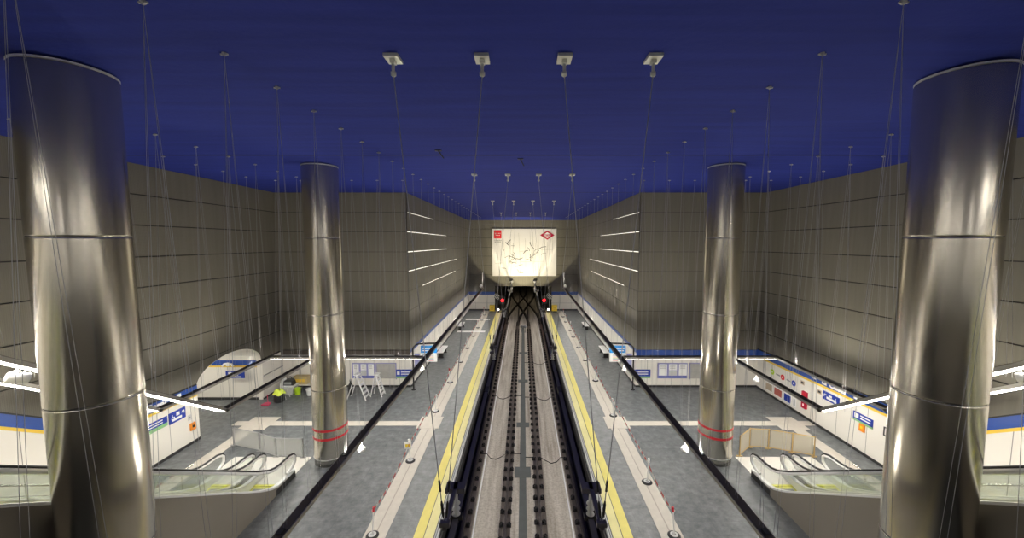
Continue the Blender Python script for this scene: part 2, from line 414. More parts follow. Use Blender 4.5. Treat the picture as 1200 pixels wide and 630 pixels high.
struct(MB().box(-TX-.2, -TX, YE+.1, 96, -1.3, 3.6, 'tunnel').box(TX, TX+.2, YE+.1, 96, -1.3, 3.6, 'tunnel').box(-TX, TX, YE+.1, 96, TZ, 3.6, 'tunnel').box(-TX, TX, 95.8, 96, -1.3, 3.6, 'tunnel')
       .box(-TX, -2.7, YE+.1, 96, -1.3, -1.1, 'trough').box(TX, 2.7, YE+.1, 96, -1.3, -1.1, 'trough'), 'wall_tunnel')
for y in (52., 58., 65., 74.):
    struct(MB().box(-TX, -TX+.16, y, y+.3, -1.1, TZ, 'seam').box(TX-.16, TX, y, y+.3, -1.1, TZ, 'seam'), 'trim_tunnel_rib')
# side passage behind the arch
pz = []
for k in range(17):
    a = PI*k/16; pz.append((AC+AR*math.cos(a), BAND+AH*math.sin(a)))
pw = MB()
PF = AC+AR; PX = -14.85
pw.box(-22, PX, PF, PF+.2, 0, BAND, 'panelX').box(-22, PX, AC-AR-.2, AC-AR, 0, BAND, 'panelX').box(-22.2, -22, AC-AR-.2, PF+.2, 0, 3.6, 'cream')
pw.strip(pz, [(AC+(AR+.2)*math.cos(PI*k/16), BAND+(AH+.2)*math.sin(PI*k/16)) for k in range(17)], -22, PX, 'cream')
pw.strip([(AC+(AR-.015)*math.cos(PI*k/16), BAND+(AH-.015)*math.sin(PI*k/16)) for k in range(17)], pz, -14.86, -14.6, 'cream')
pw.box(-14.86, -14.6, AC+AR-.015, AC+AR, 0, BAND, 'cream').box(-14.86, -14.6, AC-AR, AC-AR+.015, 0, BAND, 'cream')
passage = struct(pw, 'wall_passage')
struct(MB().box(-22, PX, PF-.03, PF, 1.95, 2.25, 'blueband'), 'trim_blue_band', passage)
struct(MB().box(-22, PX, PF-.025, PF, 1.85, 1.95, 'yellowband'), 'trim_yellow_stripe', passage)
struct(MB().box(-22, PX, PF-.04, PF, 0, .12, 'skirt'), 'baseboard_passage', passage)
# mezzanine the photograph was taken from, behind and below the camera
struct(MB().box(-15, 14.5, YBACK, .9, MEZ-.4, MEZ, 'floor'), 'floor_mezzanine')
struct(MB().box(-15.2, 14.7, YBACK-.2, YBACK, -.2, ceil_z(YBACK), 'cream'), 'wall_behind')
struct(MB().box(-15, 14.5, YBACK, YBACK+.04, MEZ+1.98, MEZ+2.38, 'blueband'), 'trim_blue_band')
# stairs beside the escalators
for s in (-1, 1):
    st = MB(); n = 44; rise = MEZ/n; go = (YN-YT)/n
    for i in range(n): st.box(s*11.85, s*(W[s]-.04), YN-(i+1)*go, YN-i*go, 0 if i < 14 else max(0, (i-13)*rise), (i+1)*rise, 'stone')
    struct(st, 'floor_'+SIDE[s]+'_stairs')
# paving strips
for s in (-1, 1):
    n = SIDE[s]
    struct(MB().box(s*2.72, s*3.0, -9, YE-.4, 0, .012, 'yellow_pale').box(s*3.025, s*3.32, -9, YE-.4, 0, .012, 'yellow_tact'), 'trim_'+n+'_yellow_line')
    struct(MB().box(s*2.58, s*2.63, -9, YE, -.12, .014, 'nosing').box(s*2.66, s*2.685, -9, YE, 0, .01, 'nosing').box(s*2.55, s*2.6, -9, YE, -.3, -.13, 'edge'), 'trim_'+n+'_platform_nosing')
    struct(MB().box(s*4.17, s*4.49, -9, 46.6, 0, .012, 'stone').box(s*4.53, s*4.85, -9, 46.6, 0, .012, 'stone').box(s*4.49, s*4.53, -9, 46.6, 0, .008, 'stone_dark'), 'trim_'+n+'_guide_path')
    struct(MB().box(s*4.03, s*5.12, 17.3, 18.5, 0, .016, 'stone'), 'trim_'+n+'_guide_crossing')
    struct(MB().box(s*5.12, s*12.3, 17.6, 18.03, 0, .012, 'stone').box(s*13.5, s*14.1, 17.6, 18.03, 0, .012, 'stone'), 'trim_'+n+'_cross_path')
    struct(MB().box(s*12.25, s*13.55, 17.2, 18.45, 0, .016, 'stone'), 'trim_'+n+'_guide_turn')
    struct(MB().box(s*12.7, s*13.25, 12.7, 17.2, 0, .012, 'stone'), 'trim_'+n+'_stair_path')
    struct(MB().box(s*8.74, s*11.9, 13.3, 14.95, 0, .02, 'landing'), 'trim_'+n+'_escalator_landing')
for y in (36.1, 41.6): struct(MB().box(-6.4, -3.7, y-.25, y+.25, 0, .014, 'white'), 'trim_far_cross_path')
# track slab details
struct(MB().box(-.16, .12, -9, 43, -1.06, -1.044, 'gutter').box(-.36, .32, 15.2, 15.95, -1.06, -1.04, 'gutter').box(-.36, .32, 19.5, 20.0, -1.06, -1.04, 'gutter')
       .box(-.36, .32, 25.8, 26.3, -1.06, -1.04, 'gutter').box(-.36, .32, 32.4, 32.9, -1.06, -1.04, 'gutter'), 'trim_drain_cover')
for s in (-1, 1):
    struct(MB().box(s*.45, s*.84, -9, 45, -1.06, -1.046, 'seat_strip').box(s*1.78, s*2.2, -9, 45, -1.06, -1.046, 'seat_strip'), 'trim_'+SIDE[s]+'_rail_seat')
    struct(MB().box(s*1.69, s*1.74, -9, 44, -1.06, -1.02, 'white'), 'trim_'+SIDE[s]+'_slab_lip')
    struct(MB().box(s*2.2, s*2.6, -9, 47, -1.25, -1.1, 'trough').box(s*2.3, s*2.45, -9, 47, -1.1, -.85, 'trough'), 'trim_'+SIDE[s]+'_cable_duct')

# ------------------------------------------------------------------ rails with their clips
def rail_profile(x, z): return [(x-.07, z), (x+.07, z), (x+.07, z+.02), (x+.012, z+.04), (x+.012, z+.11), (x+.036, z+.125), (x+.036, z+.155), (x-.036, z+.155), (x-.036, z+.125), (x-.012, z+.11), (x-.012, z+.04), (x-.07, z+.02)]
clip_mesh = None
def make_clip(parent, x, y, side):
    global clip_mesh
    if clip_mesh is None:
        c = MB(); c.box(-.075, .075, -.09, .09, 0, .03, 'clip'); c.tube([(-.06, -.06, .03), (-.02, -.075, .075), (.05, -.03, .08), (.05, .03, .08), (-.02, .075, .075), (-.06, .06, .03)], .02, 'clip', 6)
        c.lathe((.03, 0, .03), [(.03, 0), (.03, .07)], 'clip', 8)
        t = c.build('rail_clip'); clip_mesh = t.data; bpy.data.objects.remove(t)
    o = bpy.data.objects.new('rail_clip', clip_mesh); COL.objects.link(o); o.parent = parent
    o.location = (x+side*.135-worldloc(parent).x, y, -1.046+1.05); o.rotation_euler = (0, 0, 0 if side < 0 else PI)
PITCH = .645
for x, lab in ((-2.08, 'outer running rail of the left track, beside the left platform'), (-.635, 'inner running rail of the left track, just left of the grey drain'),
               (.605, 'inner running rail of the right track, just right of the grey drain'), (2.05, 'outer running rail of the right track, beside the right platform')):
    r = thing('running_rail', lab, 'rail', (x, 0, -1.05), 'running rails of the two tracks')
    MB().prism(rail_profile(x, -1.046), 2., 94, 'rail', 'y').build('rail_bar', r)
    inner = abs(x) < 1
    for k in range(50):
        y = 9.3+k*PITCH+(0 if x < 0 else .12)
        for sd in ((-1, 1) if inner else ((1,) if x < 0 else (-1,))): make_clip(r, x, y, sd)
# crossover rails that start at the platform end and cross in the tunnel
for a, b, lab in (((-2.08, 44.), (.605, 72.), 'crossover rail running from the left track outer rail into the tunnel'), ((-.635, 43.), (2.05, 70.), 'crossover rail running from the left track inner rail into the tunnel'),
                  ((2.05, 44.), (-.635, 72.), 'crossover rail running from the right track outer rail into the tunnel'), ((.605, 43.), (-2.08, 70.), 'crossover rail running from the right track inner rail into the tunnel')):
    r = thing('crossover_rail', lab, 'rail', (a[0], a[1], -1.05), 'crossover rails in the tunnel')
    pts = []
    for k in range(13):
        t = k/12; e = t*t*(3-2*t); pts.append((a[0]+(b[0]-a[0])*e, a[1]+(b[1]-a[1])*t))
    w = .16; m1 = MB(); m2 = MB()
    m1.strip([(p[0]-w, p[1]) for p in pts], [(p[0]+w, p[1]) for p in pts], -1.05, -1.02, 'trough', 'z'); m1.build('base_plate', r)
    m2.strip([(p[0]-.05, p[1]) for p in pts], [(p[0]+.05, p[1]) for p in pts], -1.02, -.9, 'rail', 'z'); m2.build('rail_bar', r)
for y, sx, lab in ((16.9, -1, 'thin black cable looping across the left track'), (16.6, 1, 'thin black cable looping across the right track'),
              (23.4, -1, 'thin black cable crossing the left track, farther one'), (23.2, 1, 'thin black cable crossing the right track, farther one'), (29.9, 1, 'thin black cable crossing the right track near its middle')):
    p = [(sx*2.0, y, -1.0), (sx*1.7, y, -1.0), (sx*1.5, y-.32, -1.02), (sx*1.25, y-.42, -1.02), (sx*1.0, y-.2, -1.02), (sx*.8, y, -1.0), (sx*.1, y+.02, -1.0)]
    tag(MB().tube(p, .016, 'black', 6).build('bonding_cable'), lab, 'cable')

# ------------------------------------------------------------------ overhead conductor rails and their hangers
CX = 1.41; CZ = 3.02
for s in (-1, 1):
    c = thing('conductor_rail', f'dark overhead conductor rail hung above the {SIDE[s]} track', 'overhead rail', (s*CX, 0, CZ))
    x = s*CX
    MB().prism([(x-.06, CZ+.16), (x+.06, CZ+.16), (x+.05, CZ+.145), (x+.014, CZ+.13), (x+.022, CZ+.02), (x+.012, CZ), (x-.012, CZ), (x-.022, CZ+.02), (x-.014, CZ+.13), (x-.05, CZ+.145)], 1., 55, 'catenary', 'y').build('profile', c)
    MB().tube([(x, 1., CZ-.005), (x, 55, CZ-.005)], .01, 'rail', 6).build('contact_wire', c)
    for k in range(6): box(x-.075, x+.075, 5+k*9, 5.5+k*9, CZ+.02, CZ+.175, 'black').build('splice_plate', c)
    for i, y in enumerate((6.42, 16.67, 26.5, 36.4)):
        lab = f'{ORD[i]} from the camera of the cable hangers holding the {SIDE[s]} overhead conductor rail'
        h = thing('catenary_hanger', lab, 'hanger', (x, y, CZ), f'cable hangers of the {SIDE[s]} conductor rail')
        CE = ceil_z(y)
        for xp in (s*2.12, s*.67):
            MB().box(xp-.115, xp+.115, y-.15, y+.15, CE-.05, CE, 'plate').box(xp-.04, xp+.04, y-.05, y+.05, CE-.11, CE-.05, 'plate').build('ceiling_plate', h)
            MB().tube([(xp, y, CE-.1), (xp, y-.01, CE-.24)], .026, 'plate', 8).lathe((xp, y, CE-.31), [(.02, 0), (.045, .02), (.045, .07), (.02, .09)], 'plate', 10).build('shackle', h)
            top = Vector((xp, y, CE-.28)); bot = Vector((x+(xp-x)*.03, y, 3.95))
            MB().tube([top, bot], .0085, 'wire', 6).build('cable', h)
            d = (top-bot).normalized()
            MB().tube([bot+d*.05, bot+d*.12, bot+d*.3, bot+d*.37], [.012, .026, .026, .012], 'black', 8).build('turnbuckle', h); MB().tube([bot+d*.55, bot+d*.75], .02, 'black', 8).build('cable_clip', h)
        MB().box(x-.09, x+.09, y-.05, y+.05, 3.84, 3.93, 'catenary').box(x-.04, x+.04, y-.05, y+1.2, 3.79, 3.86, 'catenary').build('yoke', h)
        MB().lathe((x, y+1.1, CZ+.17), [(.04, 0), (.09, .04), (.04, .1), (.09, .16), (.04, .22), (.09, .28), (.04, .34), (.04, .6)], 'lightgrey', 14).build('insulator', h)
        MB().box(x-.2, x+.2, y+.98, y+1.22, 3.76, 3.86, 'catenary').build('cap_plate', h); MB().box(x-.13, x+.13, y+1.02, y+1.18, CZ+.12, CZ+.2, 'black').build('clamp', h)

# ------------------------------------------------------------------ stainless columns
def column(x, y, label):
    R = .645
    t = thing('steel_column', label, 'column', (x, y, 0), 'brushed steel columns of the hall')
    CE = ceil_z(y)-.012
    zc = [0.3, 3.07, 6.06, 9.03, CE-.04]
    for i in range(4):
        a, b = zc[i]+(.012 if i else 0), zc[i+1]-.012
        MB().lathe((x, y, 0), [(R-.01, a), (R, a+.012), (R, a+.02), (R, a+.05), (R, b-.05), (R, b-.02), (R, b-.012), (R-.01, b)], 'column', 96).build('shell', t)
    for z in zc[1:4]: MB().lathe((x, y, z), [(R-.006, -.014), (R-.004, .002)], 'steel', 64).lathe((x, y, z), [(R-.012, .002), (R-.012, .014)], 'seam', 64).build('seam_ring', t)
    MB().lathe((x, y, CE-.045), [(R+.004, 0), (R+.004, .03)], 'alu', 64).build('top_rim', t)
    MB().lathe((x, y, 0), [(R-.03, 0), (R-.03, .27), (R+.004, .27), (R+.004, .30)], 'alu', 64).build('base_collar', t)
    MB().lathe((x, y, 0), [(R-.2, .0), (R-.02, .0), (R-.02, .3)], 'column', 64).build('core', t)
    for z in (1.48, 1.13):
        b = MB(); n = 64
        b.lathe((x, y, z), [(R+.003, -.045), (R+.003, .045)], 'red', n); b.build('red_band', t)
column(-7.98, 6.87, 'brushed steel column rising in front of the left escalators')
column(7.93, 7.05, 'brushed steel column rising in front of the right escalators')
column(-7.85, 14.86, 'brushed steel column with red bands beyond the left escalators')
column(7.85, 14.9, 'brushed steel column with red bands beyond the right escalators')

# ------------------------------------------------------------------ suspended light beams
BZ = 3.13
def added_uplight(c, f=1.):  # spot lamp added above a beam to brighten ceiling and walls
    L = bpy.data.lights.new('added_uplight', 'SPOT'); L.energy = UP_W*f; L.spot_size = math.radians(172); L.spot_blend = .6; L.color = (1., .93, .80); L.shadow_soft_size = .05
    o = bpy.data.objects.new('added_uplight_lamp', L); COL.objects.link(o); o.location = c; o.rotation_euler = (PI, 0, 0)
UP_W = 300; up_off = Vector((0, 0, .17))
def beam(pts, label, lit='tube', w=.095, seglen=1.5, clips=True, up=False):
    """pts: polyline (x,y,z) of the underside"""
    t = thing('light_beam', label, 'light', pts[0])
    pts = [Vector(p) for p in pts]; ch = MB(); ed = MB()
    for a, b in zip(pts, pts[1:]):
        d = (b-a).normalized(); sd = d.cross(Vector((0, 0, 1))).normalized(); up = sd.cross(d).normalized()
        def bar(mb, p, q, u0, u1, v0, v1, m):
            vs = [e+sd*u+up*v for e in (p, q) for u in (u0, u1) for v in (v0, v1)]
            mb.add(vs, [(0,1,3,2),(4,6,7,5),(0,4,5,1),(2,3,7,6),(0,2,6,4),(1,5,7,3)], m)
        e = d*(w*.55)
        bar(ch, a-e, b+e, -w, w, .03, .13, 'beam')
        bar(ed, a-e, b+e, -w-.022, -w, .02, .115, 'beam_edge'); bar(ed, a-e, b+e, w, w+.022, .02, .115, 'beam_edge')
        ln = (b-a).length; n = max(1, round(ln/seglen))
        for k in range(n):
            p = a+d*(ln*k/n+.04); q = a+d*(ln*(k+1)/n-.04); m = MB()
            bar(m, p, q, -w*.62, w*.62, 0, .035, lit); m.build('diffuser', t)
        if clips:
            for k in range(int(ln/2.7)):
                p = a+d*(1.2+2.7*k); m = MB(); bar(m, p, p+d*.16, -.05, .05, .13, .16, 'black'); m.build('beam_clip', t)  # black clip on the beam top; the lamp over it is added
                if up and ((k % 2 == 0 and p.y > 9) or up < 0 or (up == .4 and p.y > 12.5)):
                    c = p+d*.08+up_off; added_uplight(c, .4 if up == .4 else 1.)
    ch.build('channel', t); ed.build('edge_trim', t)
    return t
for s in (-1, 1):
    n = SIDE[s]
    beam([(s*4.76, 3., BZ), (s*4.76, 44.2, BZ)], f'long dark light beam hung over the {n} platform along the tracks', seglen=3., up=True)
    beam([(s*4.98, 18.14, BZ), (s*12.45, 18.14, BZ)], f'light beam hung across the {n} side hall before the back wall', seglen=2.5, up=True)
    top = (12.4-1.3)*SL+BZ
    beam([(s*10.15, 17.9, BZ), (s*10.15, 12.4, BZ), (s*10.15, 1.3, top), (s*10.15, -8, top)], f'light beam climbing above the middle of the {n} escalators')
    beam([(s*12.4, 17.9, BZ), (s*12.4, 12.4, BZ), (s*12.4, 1.3, top), (s*12.4, -8, top)], f'light beam climbing above the {n} stairs near the wall', up=.4)

# hanger wires
def hanger_proto(x, y, zb, spread, label, group, axis='y'):
    t = thing('wire_hanger', label, 'wire hanger', (x, y, ceil_z(y)), group)
    CE = ceil_z(y)
    a = MB(); a.lathe((x, y, CE-.05), [(.015, 0), (.035, .02), (.035, .05)], 'wire', 10); a.box(x-.06, x+.06, y-.012, y+.012, CE-.035, CE-.015, 'plate'); a.build('ceiling_anchor', t)
    for sg in (-1, 1):
        for o in (0, .1):
            e = sg*spread-sg*o
            q = (x, y+e, zb) if axis == 'y' else (x+e, y, zb)
            MB().tube([(x, y, CE-.03), q], .0026, 'wire', 5).build('wire', t)
    return t
for s in (-1, 1):
    proto = None; g = f'wire hangers of the {SIDE[s]} platform light beam'
    for k in range(31):
        y = 3.70+1.29*k
        lab = f'{ORD[k]} from the camera of the wire hangers over the {SIDE[s]} platform light beam'
        if proto is None: proto = hanger_proto(s*4.76, y, BZ+.14, .5, lab, g); h = proto
        else: h = copy_tree(proto); h.location.y = y; h.location.z = ceil_z(y); h['label'] = lab
    for xx, nm in ((10.15, f'the {SIDE[s]} escalator beam'), (12.4, f'the {SIDE[s]} stair beam')):
        for k in range(9):
            y = 17.2-1.3*k; zb = BZ+.14+max(0, (12.4-y)*SL)
            hanger_proto(s*xx, y, zb, .45, f'{ORD[k]} from the far end of the wire hangers of {nm}', 'wire hangers of '+nm)
    for k in range(6):
        hanger_proto(s*(5.7+1.2*k), 18.14, BZ+.14, .45, f'{ORD[k]} from the tracks of the wire hangers on the {SIDE[s]} cross beam', f'wire hangers of the {SIDE[s]} cross beam', 'x')

# loudspeakers / cameras hung on the beams
def speaker(x, y, z, label, r=.07, l=.2):
    t = thing('loudspeaker', label, 'loudspeaker', (x, y, z))
    d = Vector((.35*(1 if x < 0 else -1), .85, -.35)).normalized(); c = Vector((x, y, z))
    MB().tube([c-d*l*.5, c-d*l*.45, c+d*l*.45, c+d*l*.5], [r*.8, r, r, r*.92], 'white', 16).build('housing', t)
    MB().tube([c+d*l*.5, c+d*(l*.5+.01)], r*.8, 'grey', 16).build('grille', t)
    MB().tube([c, c+Vector((0, 0, r+.12))], .02, 'white', 8).box(x-.06, x+.06, y-.02, y+.02, z+r, z+r+.04, 'white').build('bracket', t)
for s in (-1, 1):
    n = SIDE[s]
    speaker(s*10.15, 7.4, 6.22, f'white cylindrical loudspeaker under the climbing {n} light beam', .1, .3)
    speaker(s*4.72, 10.6, 2.86, f'white loudspeaker under the {n} platform beam, the one nearest the camera')
    speaker(s*4.72, 17.3, 2.86, f'white loudspeaker under the {n} platform beam by the cross beam')
speaker(10.12, 16.0, 2.86, 'small white loudspeaker under the right escalator beam, near its far end')

# ------------------------------------------------------------------ escalators
def esc_path(o, y0=13.75):
    pts = [(y0, o)]
    for dy, dz in ((.5, 0), (.2, .03), (-.1, .13), (-.4, .29), (-.7, .7*SL)): pts.append((YN+dy, o+dz))
    for k in range(1, 8): y = YN-.7+(YT+.8-YN+.7)*k/7; pts.append((y, o+(YN-y)*SL))
    pts += [(YT+.3, o+MEZ-.17), (YT-.1, o+MEZ-.03), (YT-.5, o+MEZ), (-.3, o+MEZ)]
    return pts
def escalator(s, xc, label):
    t = thing('escalator', label, 'escalator', (xc, YN+1.2, 0), f'{SIDE[s]} pair of escalators')
    for k in (-1, 1):
        x = xc+k*.57
        hp = [(y, z) for y, z in esc_path(.93, YN+1.)]
        nose = [(YN+.85, .34), (YN+1.15, .38), (YN+1.34, .52), (YN+1.36, .72), (YN+1.26, .86)]
        topn = [(-.45, MEZ+.8), (-.5, MEZ+.6), (-.4, MEZ+.45)]
        rail = MB().tube([(x, y, z) for y, z in nose+hp+topn], .04, 'rubber', 10, flat=1.)
        rail.build('handrail', t)
        MB().tube([(x, y-.045 if i < 5 else y, z-.055 if i >= 4 else z+.01) for i, (y, z) in enumerate(nose+hp)], .05, 'white', 8).build('handrail_guide', t)
        lo = [(y, z) for y, z in esc_path(.27, YN+.95)]; hi = [(y, z) for y, z in esc_path(.86, YN+.95)]
        MB().prism(lo+hi[::-1]+[(YN+1.2, .78), (YN+1.27, .6), (YN+1.2, .44)], x-.005, x+.005, 'glass').build('glass_balustrade', t)
        MB().strip([(y, z) for y, z in esc_path(.22, YN+1.22)], [(y, z) for y, z in esc_path(.28, YN+1.22)], x-.075, x+.075, 'deck').build('deck', t)
        # outer truss panel and inner skirt
        top = [(y, z) for y, z in esc_path(.22, YN+1.2)]
        bot = [(y, max(0., (min(z, MEZ)-1.35) if y < 8.6 else 0.)) for y, z in esc_path(0., YN+1.2)]
        MB().strip(bot, top, x+k*.055, x+k*.072, 'truss').build('truss_panel', t)
        MB().strip([(y, z-.25) for y, z in esc_path(0., YN+1.2)], top, x-k*.075, x-k*.06, 'deck').build('skirt_panel', t)
        MB().strip([(y, z-.0) for y, z in [(YN+1.2, 0.), (YN+.1, 0.)]], [(YN+1.2, .2), (YN+.1, .2)], x+k*.073, x+k*.078, 'black').build('end_panel', t)
    sm = MB(); w = .49
    sm.box(-w, w, 0, .4, -.05, 0, 'step').box(-w, w, .34, .4, -.27, -.05, 'step')
    sm.box(-w, w, .19, .401, -.03, .003, 'step_yellow').box(-w, -w+.09, 0, .3, -.02, .003, 'step_yellow').box(w-.09, w, 0, .3, -.02, .003, 'step_yellow')
    for j in range(12): sm.box(-w+.1+j*.07, -w+.12+j*.07, .02, .28, 0, .006, 'grey')
    tmp = sm.build('step'); me = tmp.data; bpy.data.objects.remove(tmp)
    y = YN+.65
    for k in range(30):
        z = zs(y+.05); o = bpy.data.objects.new('step', me); COL.objects.link(o); o.parent = t
        o.location = (0, y-.4-YN-1.2, z+.012); y -= .4
    MB().box(xc-.5, xc+.5, YN+.65, YN+1.3, 0, .03, 'landing').box(xc-.5, xc+.5, YN+.56, YN+.66, .0, .04, 'step_yellow').build('comb_plate', t)
for s in (-1, 1):
    escalator(s, s*9.3, f'{SIDE[s]} escalator nearer the tracks, glass sides and bronze truss panel')
    escalator(s, s*10.86, f'{SIDE[s]} escalator nearer the stairs and the side wall')
    # stair rail
    t = thing('stair_railing', f'steel tube railing between the {SIDE[s]} stairs and escalators', 'railing', (s*11.75, YN, 0))
    for k in range(8):
        y = YN-.1-1.5*k; z = zs(y); MB().tube([(s*11.75, y, z), (s*11.75, y, z+1.0)], .025, 'steel', 8).build('post', t)
    for o in (.55, 1.0): MB().tube([(s*11.75, YN+.4, o-.02), (s*11.75, YN, o), (s*11.75, YT, MEZ+o)], .024, 'steel', 8).build('rail', t)

# ------------------------------------------------------------------ barriers at the escalator feet
def barrier(pts, frame, sheet, h, label, top=True):
    t = thing('folding_barrier', label, 'barrier', (*pts[0], 0))
    for p in pts:
        MB().tube([(*p, .0), (*p, h)], .026, frame, 8).box(p[0]-.12, p[0]+.12, p[1]-.04, p[1]+.04, 0.02, .045, frame).build('post', t)
    for a, b in zip(pts, pts[1:]):
        A = Vector((*a, 0)); B = Vector((*b, 0)); d = (B-A).normalized(); nrm = Vector((-d.y, d.x, 0))*.006
        a2, b2 = A+d*.05, B-d*.05
        vs = [p+nrm*q+Vector((0, 0, z)) for p in (a2, b2) for q in (-1, 1) for z in (.1, h-.06)]
        MB().add(vs, [(0,1,3,2),(4,6,7,5),(0,4,5,1),(2,3,7,6),(0,2,6,4),(1,5,7,3)], sheet).build('sheet', t)
        for z in (h-.03, .09): MB().tube([A+Vector((0, 0, z)), B+Vector((0, 0, z))], .022, frame, 8).build('frame_bar', t)
barrier([(-12.6, 15.8), (-11.15, 15.35), (-10.2, 14.95), (-9.05, 14.9)], 'grey', 'mesh_grey', .85, 'grey folding barrier with translucent sheets at the foot of the left escalators')
barrier([(8.95, 15.0), (9.75, 15.65), (10.5, 15.55), (11.3, 15.25), (12.0, 14.95)], 'tan_frame', 'mesh_cream', .9, 'tan framed folding barrier at the foot of the right escalators')

# ------------------------------------------------------------------ stanchions and tape on the platforms
YS = {-1: [10.8, 14.68, 19.08, 23.07, 27.0, 30.5, 34.3, 37.6, 41.2, 44.0], 1: [10.8, 13.33, 18.6, 23.36, 27.4, 30.7, 34., 36.5, 40.3, 43.0]}
for s in (-1, 1):
    X = s*4.58
    for i, y in enumerate(YS[s]):
        t = thing('barrier_post', f'{ORD[i]} barrier post from the camera on the {SIDE[s]} platform guide path', 'barrier post', (X, y, 0), f'barrier posts on the {SIDE[s]} platform')
        MB().lathe((X, y, .012), [(.19, 0), (.19, .02), (.15, .045), (.05, .06)], 'black', 24).lathe((X, y, .02), [(.12, .04), (.10, .052)], 'lightgrey', 20).build('base', t)
        lean = Vector((.06*s*(1 if i % 2 else -1), .03, .88))
        c = Vector((X, y, .06))
        MB().tube([c, c+lean*.95], .021, 'white', 10).build('post', t)
        MB().tube([c+lean*.8, c+lean*.97], .034, 'white' if i % 3 else 'red', 10).build('tape_head', t)
    tp = MB()
    for i in range(len(YS[s])-1):
        y0, y1 = YS[s][i], YS[s][i+1]; pr = []
        for k in range(13):
            u = k/12; z = .80-.42*4*u*(1-u)*(1. if i != 1 else .6); pr.append((X+s*.12*math.sin(PI*u), y0+(y1-y0)*u, z))
        for p, q in zip(pr, pr[1:]):
            tp.add([(p[0], p[1], p[2]-.04), (p[0], p[1], p[2]+.04), (q[0]+.0, q[1], q[2]+.04), (q[0], q[1], q[2]-.04),
                    (p[0]+.003, p[1], p[2]-.04), (p[0]+.003, p[1], p[2]+.04), (q[0]+.003, q[1], q[2]+.04), (q[0]+.003, q[1], q[2]-.04)], [(0,1,2,3),(4,7,6,5),(1,5,6,2),(0,3,7,4)], 'tape')
    tag(tp.build('barrier_tape'), f'red and white tape strung between the posts on the {SIDE[s]} platform', 'tape')
t = thing('hanging_notice', 'white notice with a yellow panel on the second left platform post', 'sign', (-4.64, 14.62, .55))
box(-4.8, -4.5, 14.6, 14.62, .56, .86, 'white').build('board', t); box(-4.74, -4.54, 14.592, 14.6, .62, .76, 'yellow').build('yellow_panel', t)

# ------------------------------------------------------------------ benches
def bench(x, y, s, label):
    t = thing('platform_bench', label, 'bench', (x, y, 0), 'platform benches along the track walls')
    box(x-.24, x+.24, y-.95, y+.95, .43, .48, 'alu').build('seat', t, .01)
    for k in (-.65, .65): MB().box(x-.16, x+.16, y+k-.05, y+k+.05, .03, .43, 'black').box(x-.22, x+.22, y+k-.08, y+k+.08, 0, .03, 'black').build('leg', t)
    xb = x+s*.22
    MB().prism([(xb, .62), (xb+s*.05, .62), (xb+s*.12, .9), (xb+s*.07, .9)], y-.95, y+.95, 'alu', 'y').build('backrest', t)
    for k in (-.65, .65): MB().tube([(xb, y+k, .45), (xb+s*.1, y+k, .82)], .018, 'black', 8).build('back_support', t)
for s in (-1, 1):
    bench(s*6.25, 28.7, s, f'metal bench on the {SIDE[s]} platform, the nearer one'); bench(s*6.2, 37.3, s, f'metal bench on the {SIDE[s]} platform, the farther one')

# ------------------------------------------------------------------ wayfinding boards by the canyon corners
for s in (-1, 1):
    n = SIDE[s]; y = 21.95
    t = thing('map_totem', f'tube framed line map board standing at the corner of the {n} track wall', 'sign', (s*6.54, y, 0))
    pt = [(s*6.54, y, .05), (s*6.54, y, 2.45), (s*6.49, y, 2.6), (s*6.36, y, 2.73), (s*6.16, y, 2.79), (s*5.08, y, 2.83), (s*5.0, y, 2.83)]
    MB().tube(pt, .045, 'black', 10).build('tube_frame', t)
    MB().lathe((s*6.54, y, 0), [(.13, 0), (.13, .03), (.05, .06)], 'black', 16).build('foot', t)
    hd = box(s*5.12, s*6.06, y-.05, y+.05, 2.26, 2.68, 'sky_blue').build('header_panel', t)
    for zz, a, b in ((2.53, .25, .95), (2.4, .25, .8)):
        box(s*5.15+.1+.2, s*5.15+.1+.2+b*.6, y-.056, y-.05, zz-.03, zz+.03, 'white').build('header_line', hd) if s > 0 else box(-5.95, -5.95+b*.7, y-.056, y-.05, zz-.03, zz+.03, 'white').build('header_line', hd)
    mp = box(s*5.12, s*6.06, y-.04, y+.04, 1.72, 2.24, 'white').build('map_panel', t)
    for q in range(6):
        zz = 1.8+q*.07; MB().box(s*5.3, s*(5.6+.08*q), y-.046, y-.04, zz-.012, zz+.012, ('redprint', 'sign_blue', 'sign_green', 'orange', 'lilac', 'grey')[q]).build('map_line', mp)
    box(s*6.14, s*6.44, y-.03, y+.03, 1.3, 2.2, 'lilac').build('side_panel', t)
    # low blue direction sign on the back wall beside it
    g = thing('direction_sign', f'blue direction sign with green foot on the back wall by the {n} track corner', 'sign', (s*7.1, 22.3, .6))
    x0, x1 = min(s*6.6, s*7.68), max(s*6.6, s*7.68)
    box(x0, x1, 22.26, 22.34, .70, 1.1, 'sign_blue').build('blue_panel', g); box(x0, x1, 22.27, 22.33, .58, .70, 'sign_green').build('green_strip', g)
    for zz in (.97, .84): MB().box(x0+.3, x1-.15, 22.252, 22.26, zz-.025, zz+.025, 'white').build('text_line', g)
    box(x0+.06, x0+.22, 22.252, 22.26, .8, 1.0, 'white').build('arrow_mark', g)
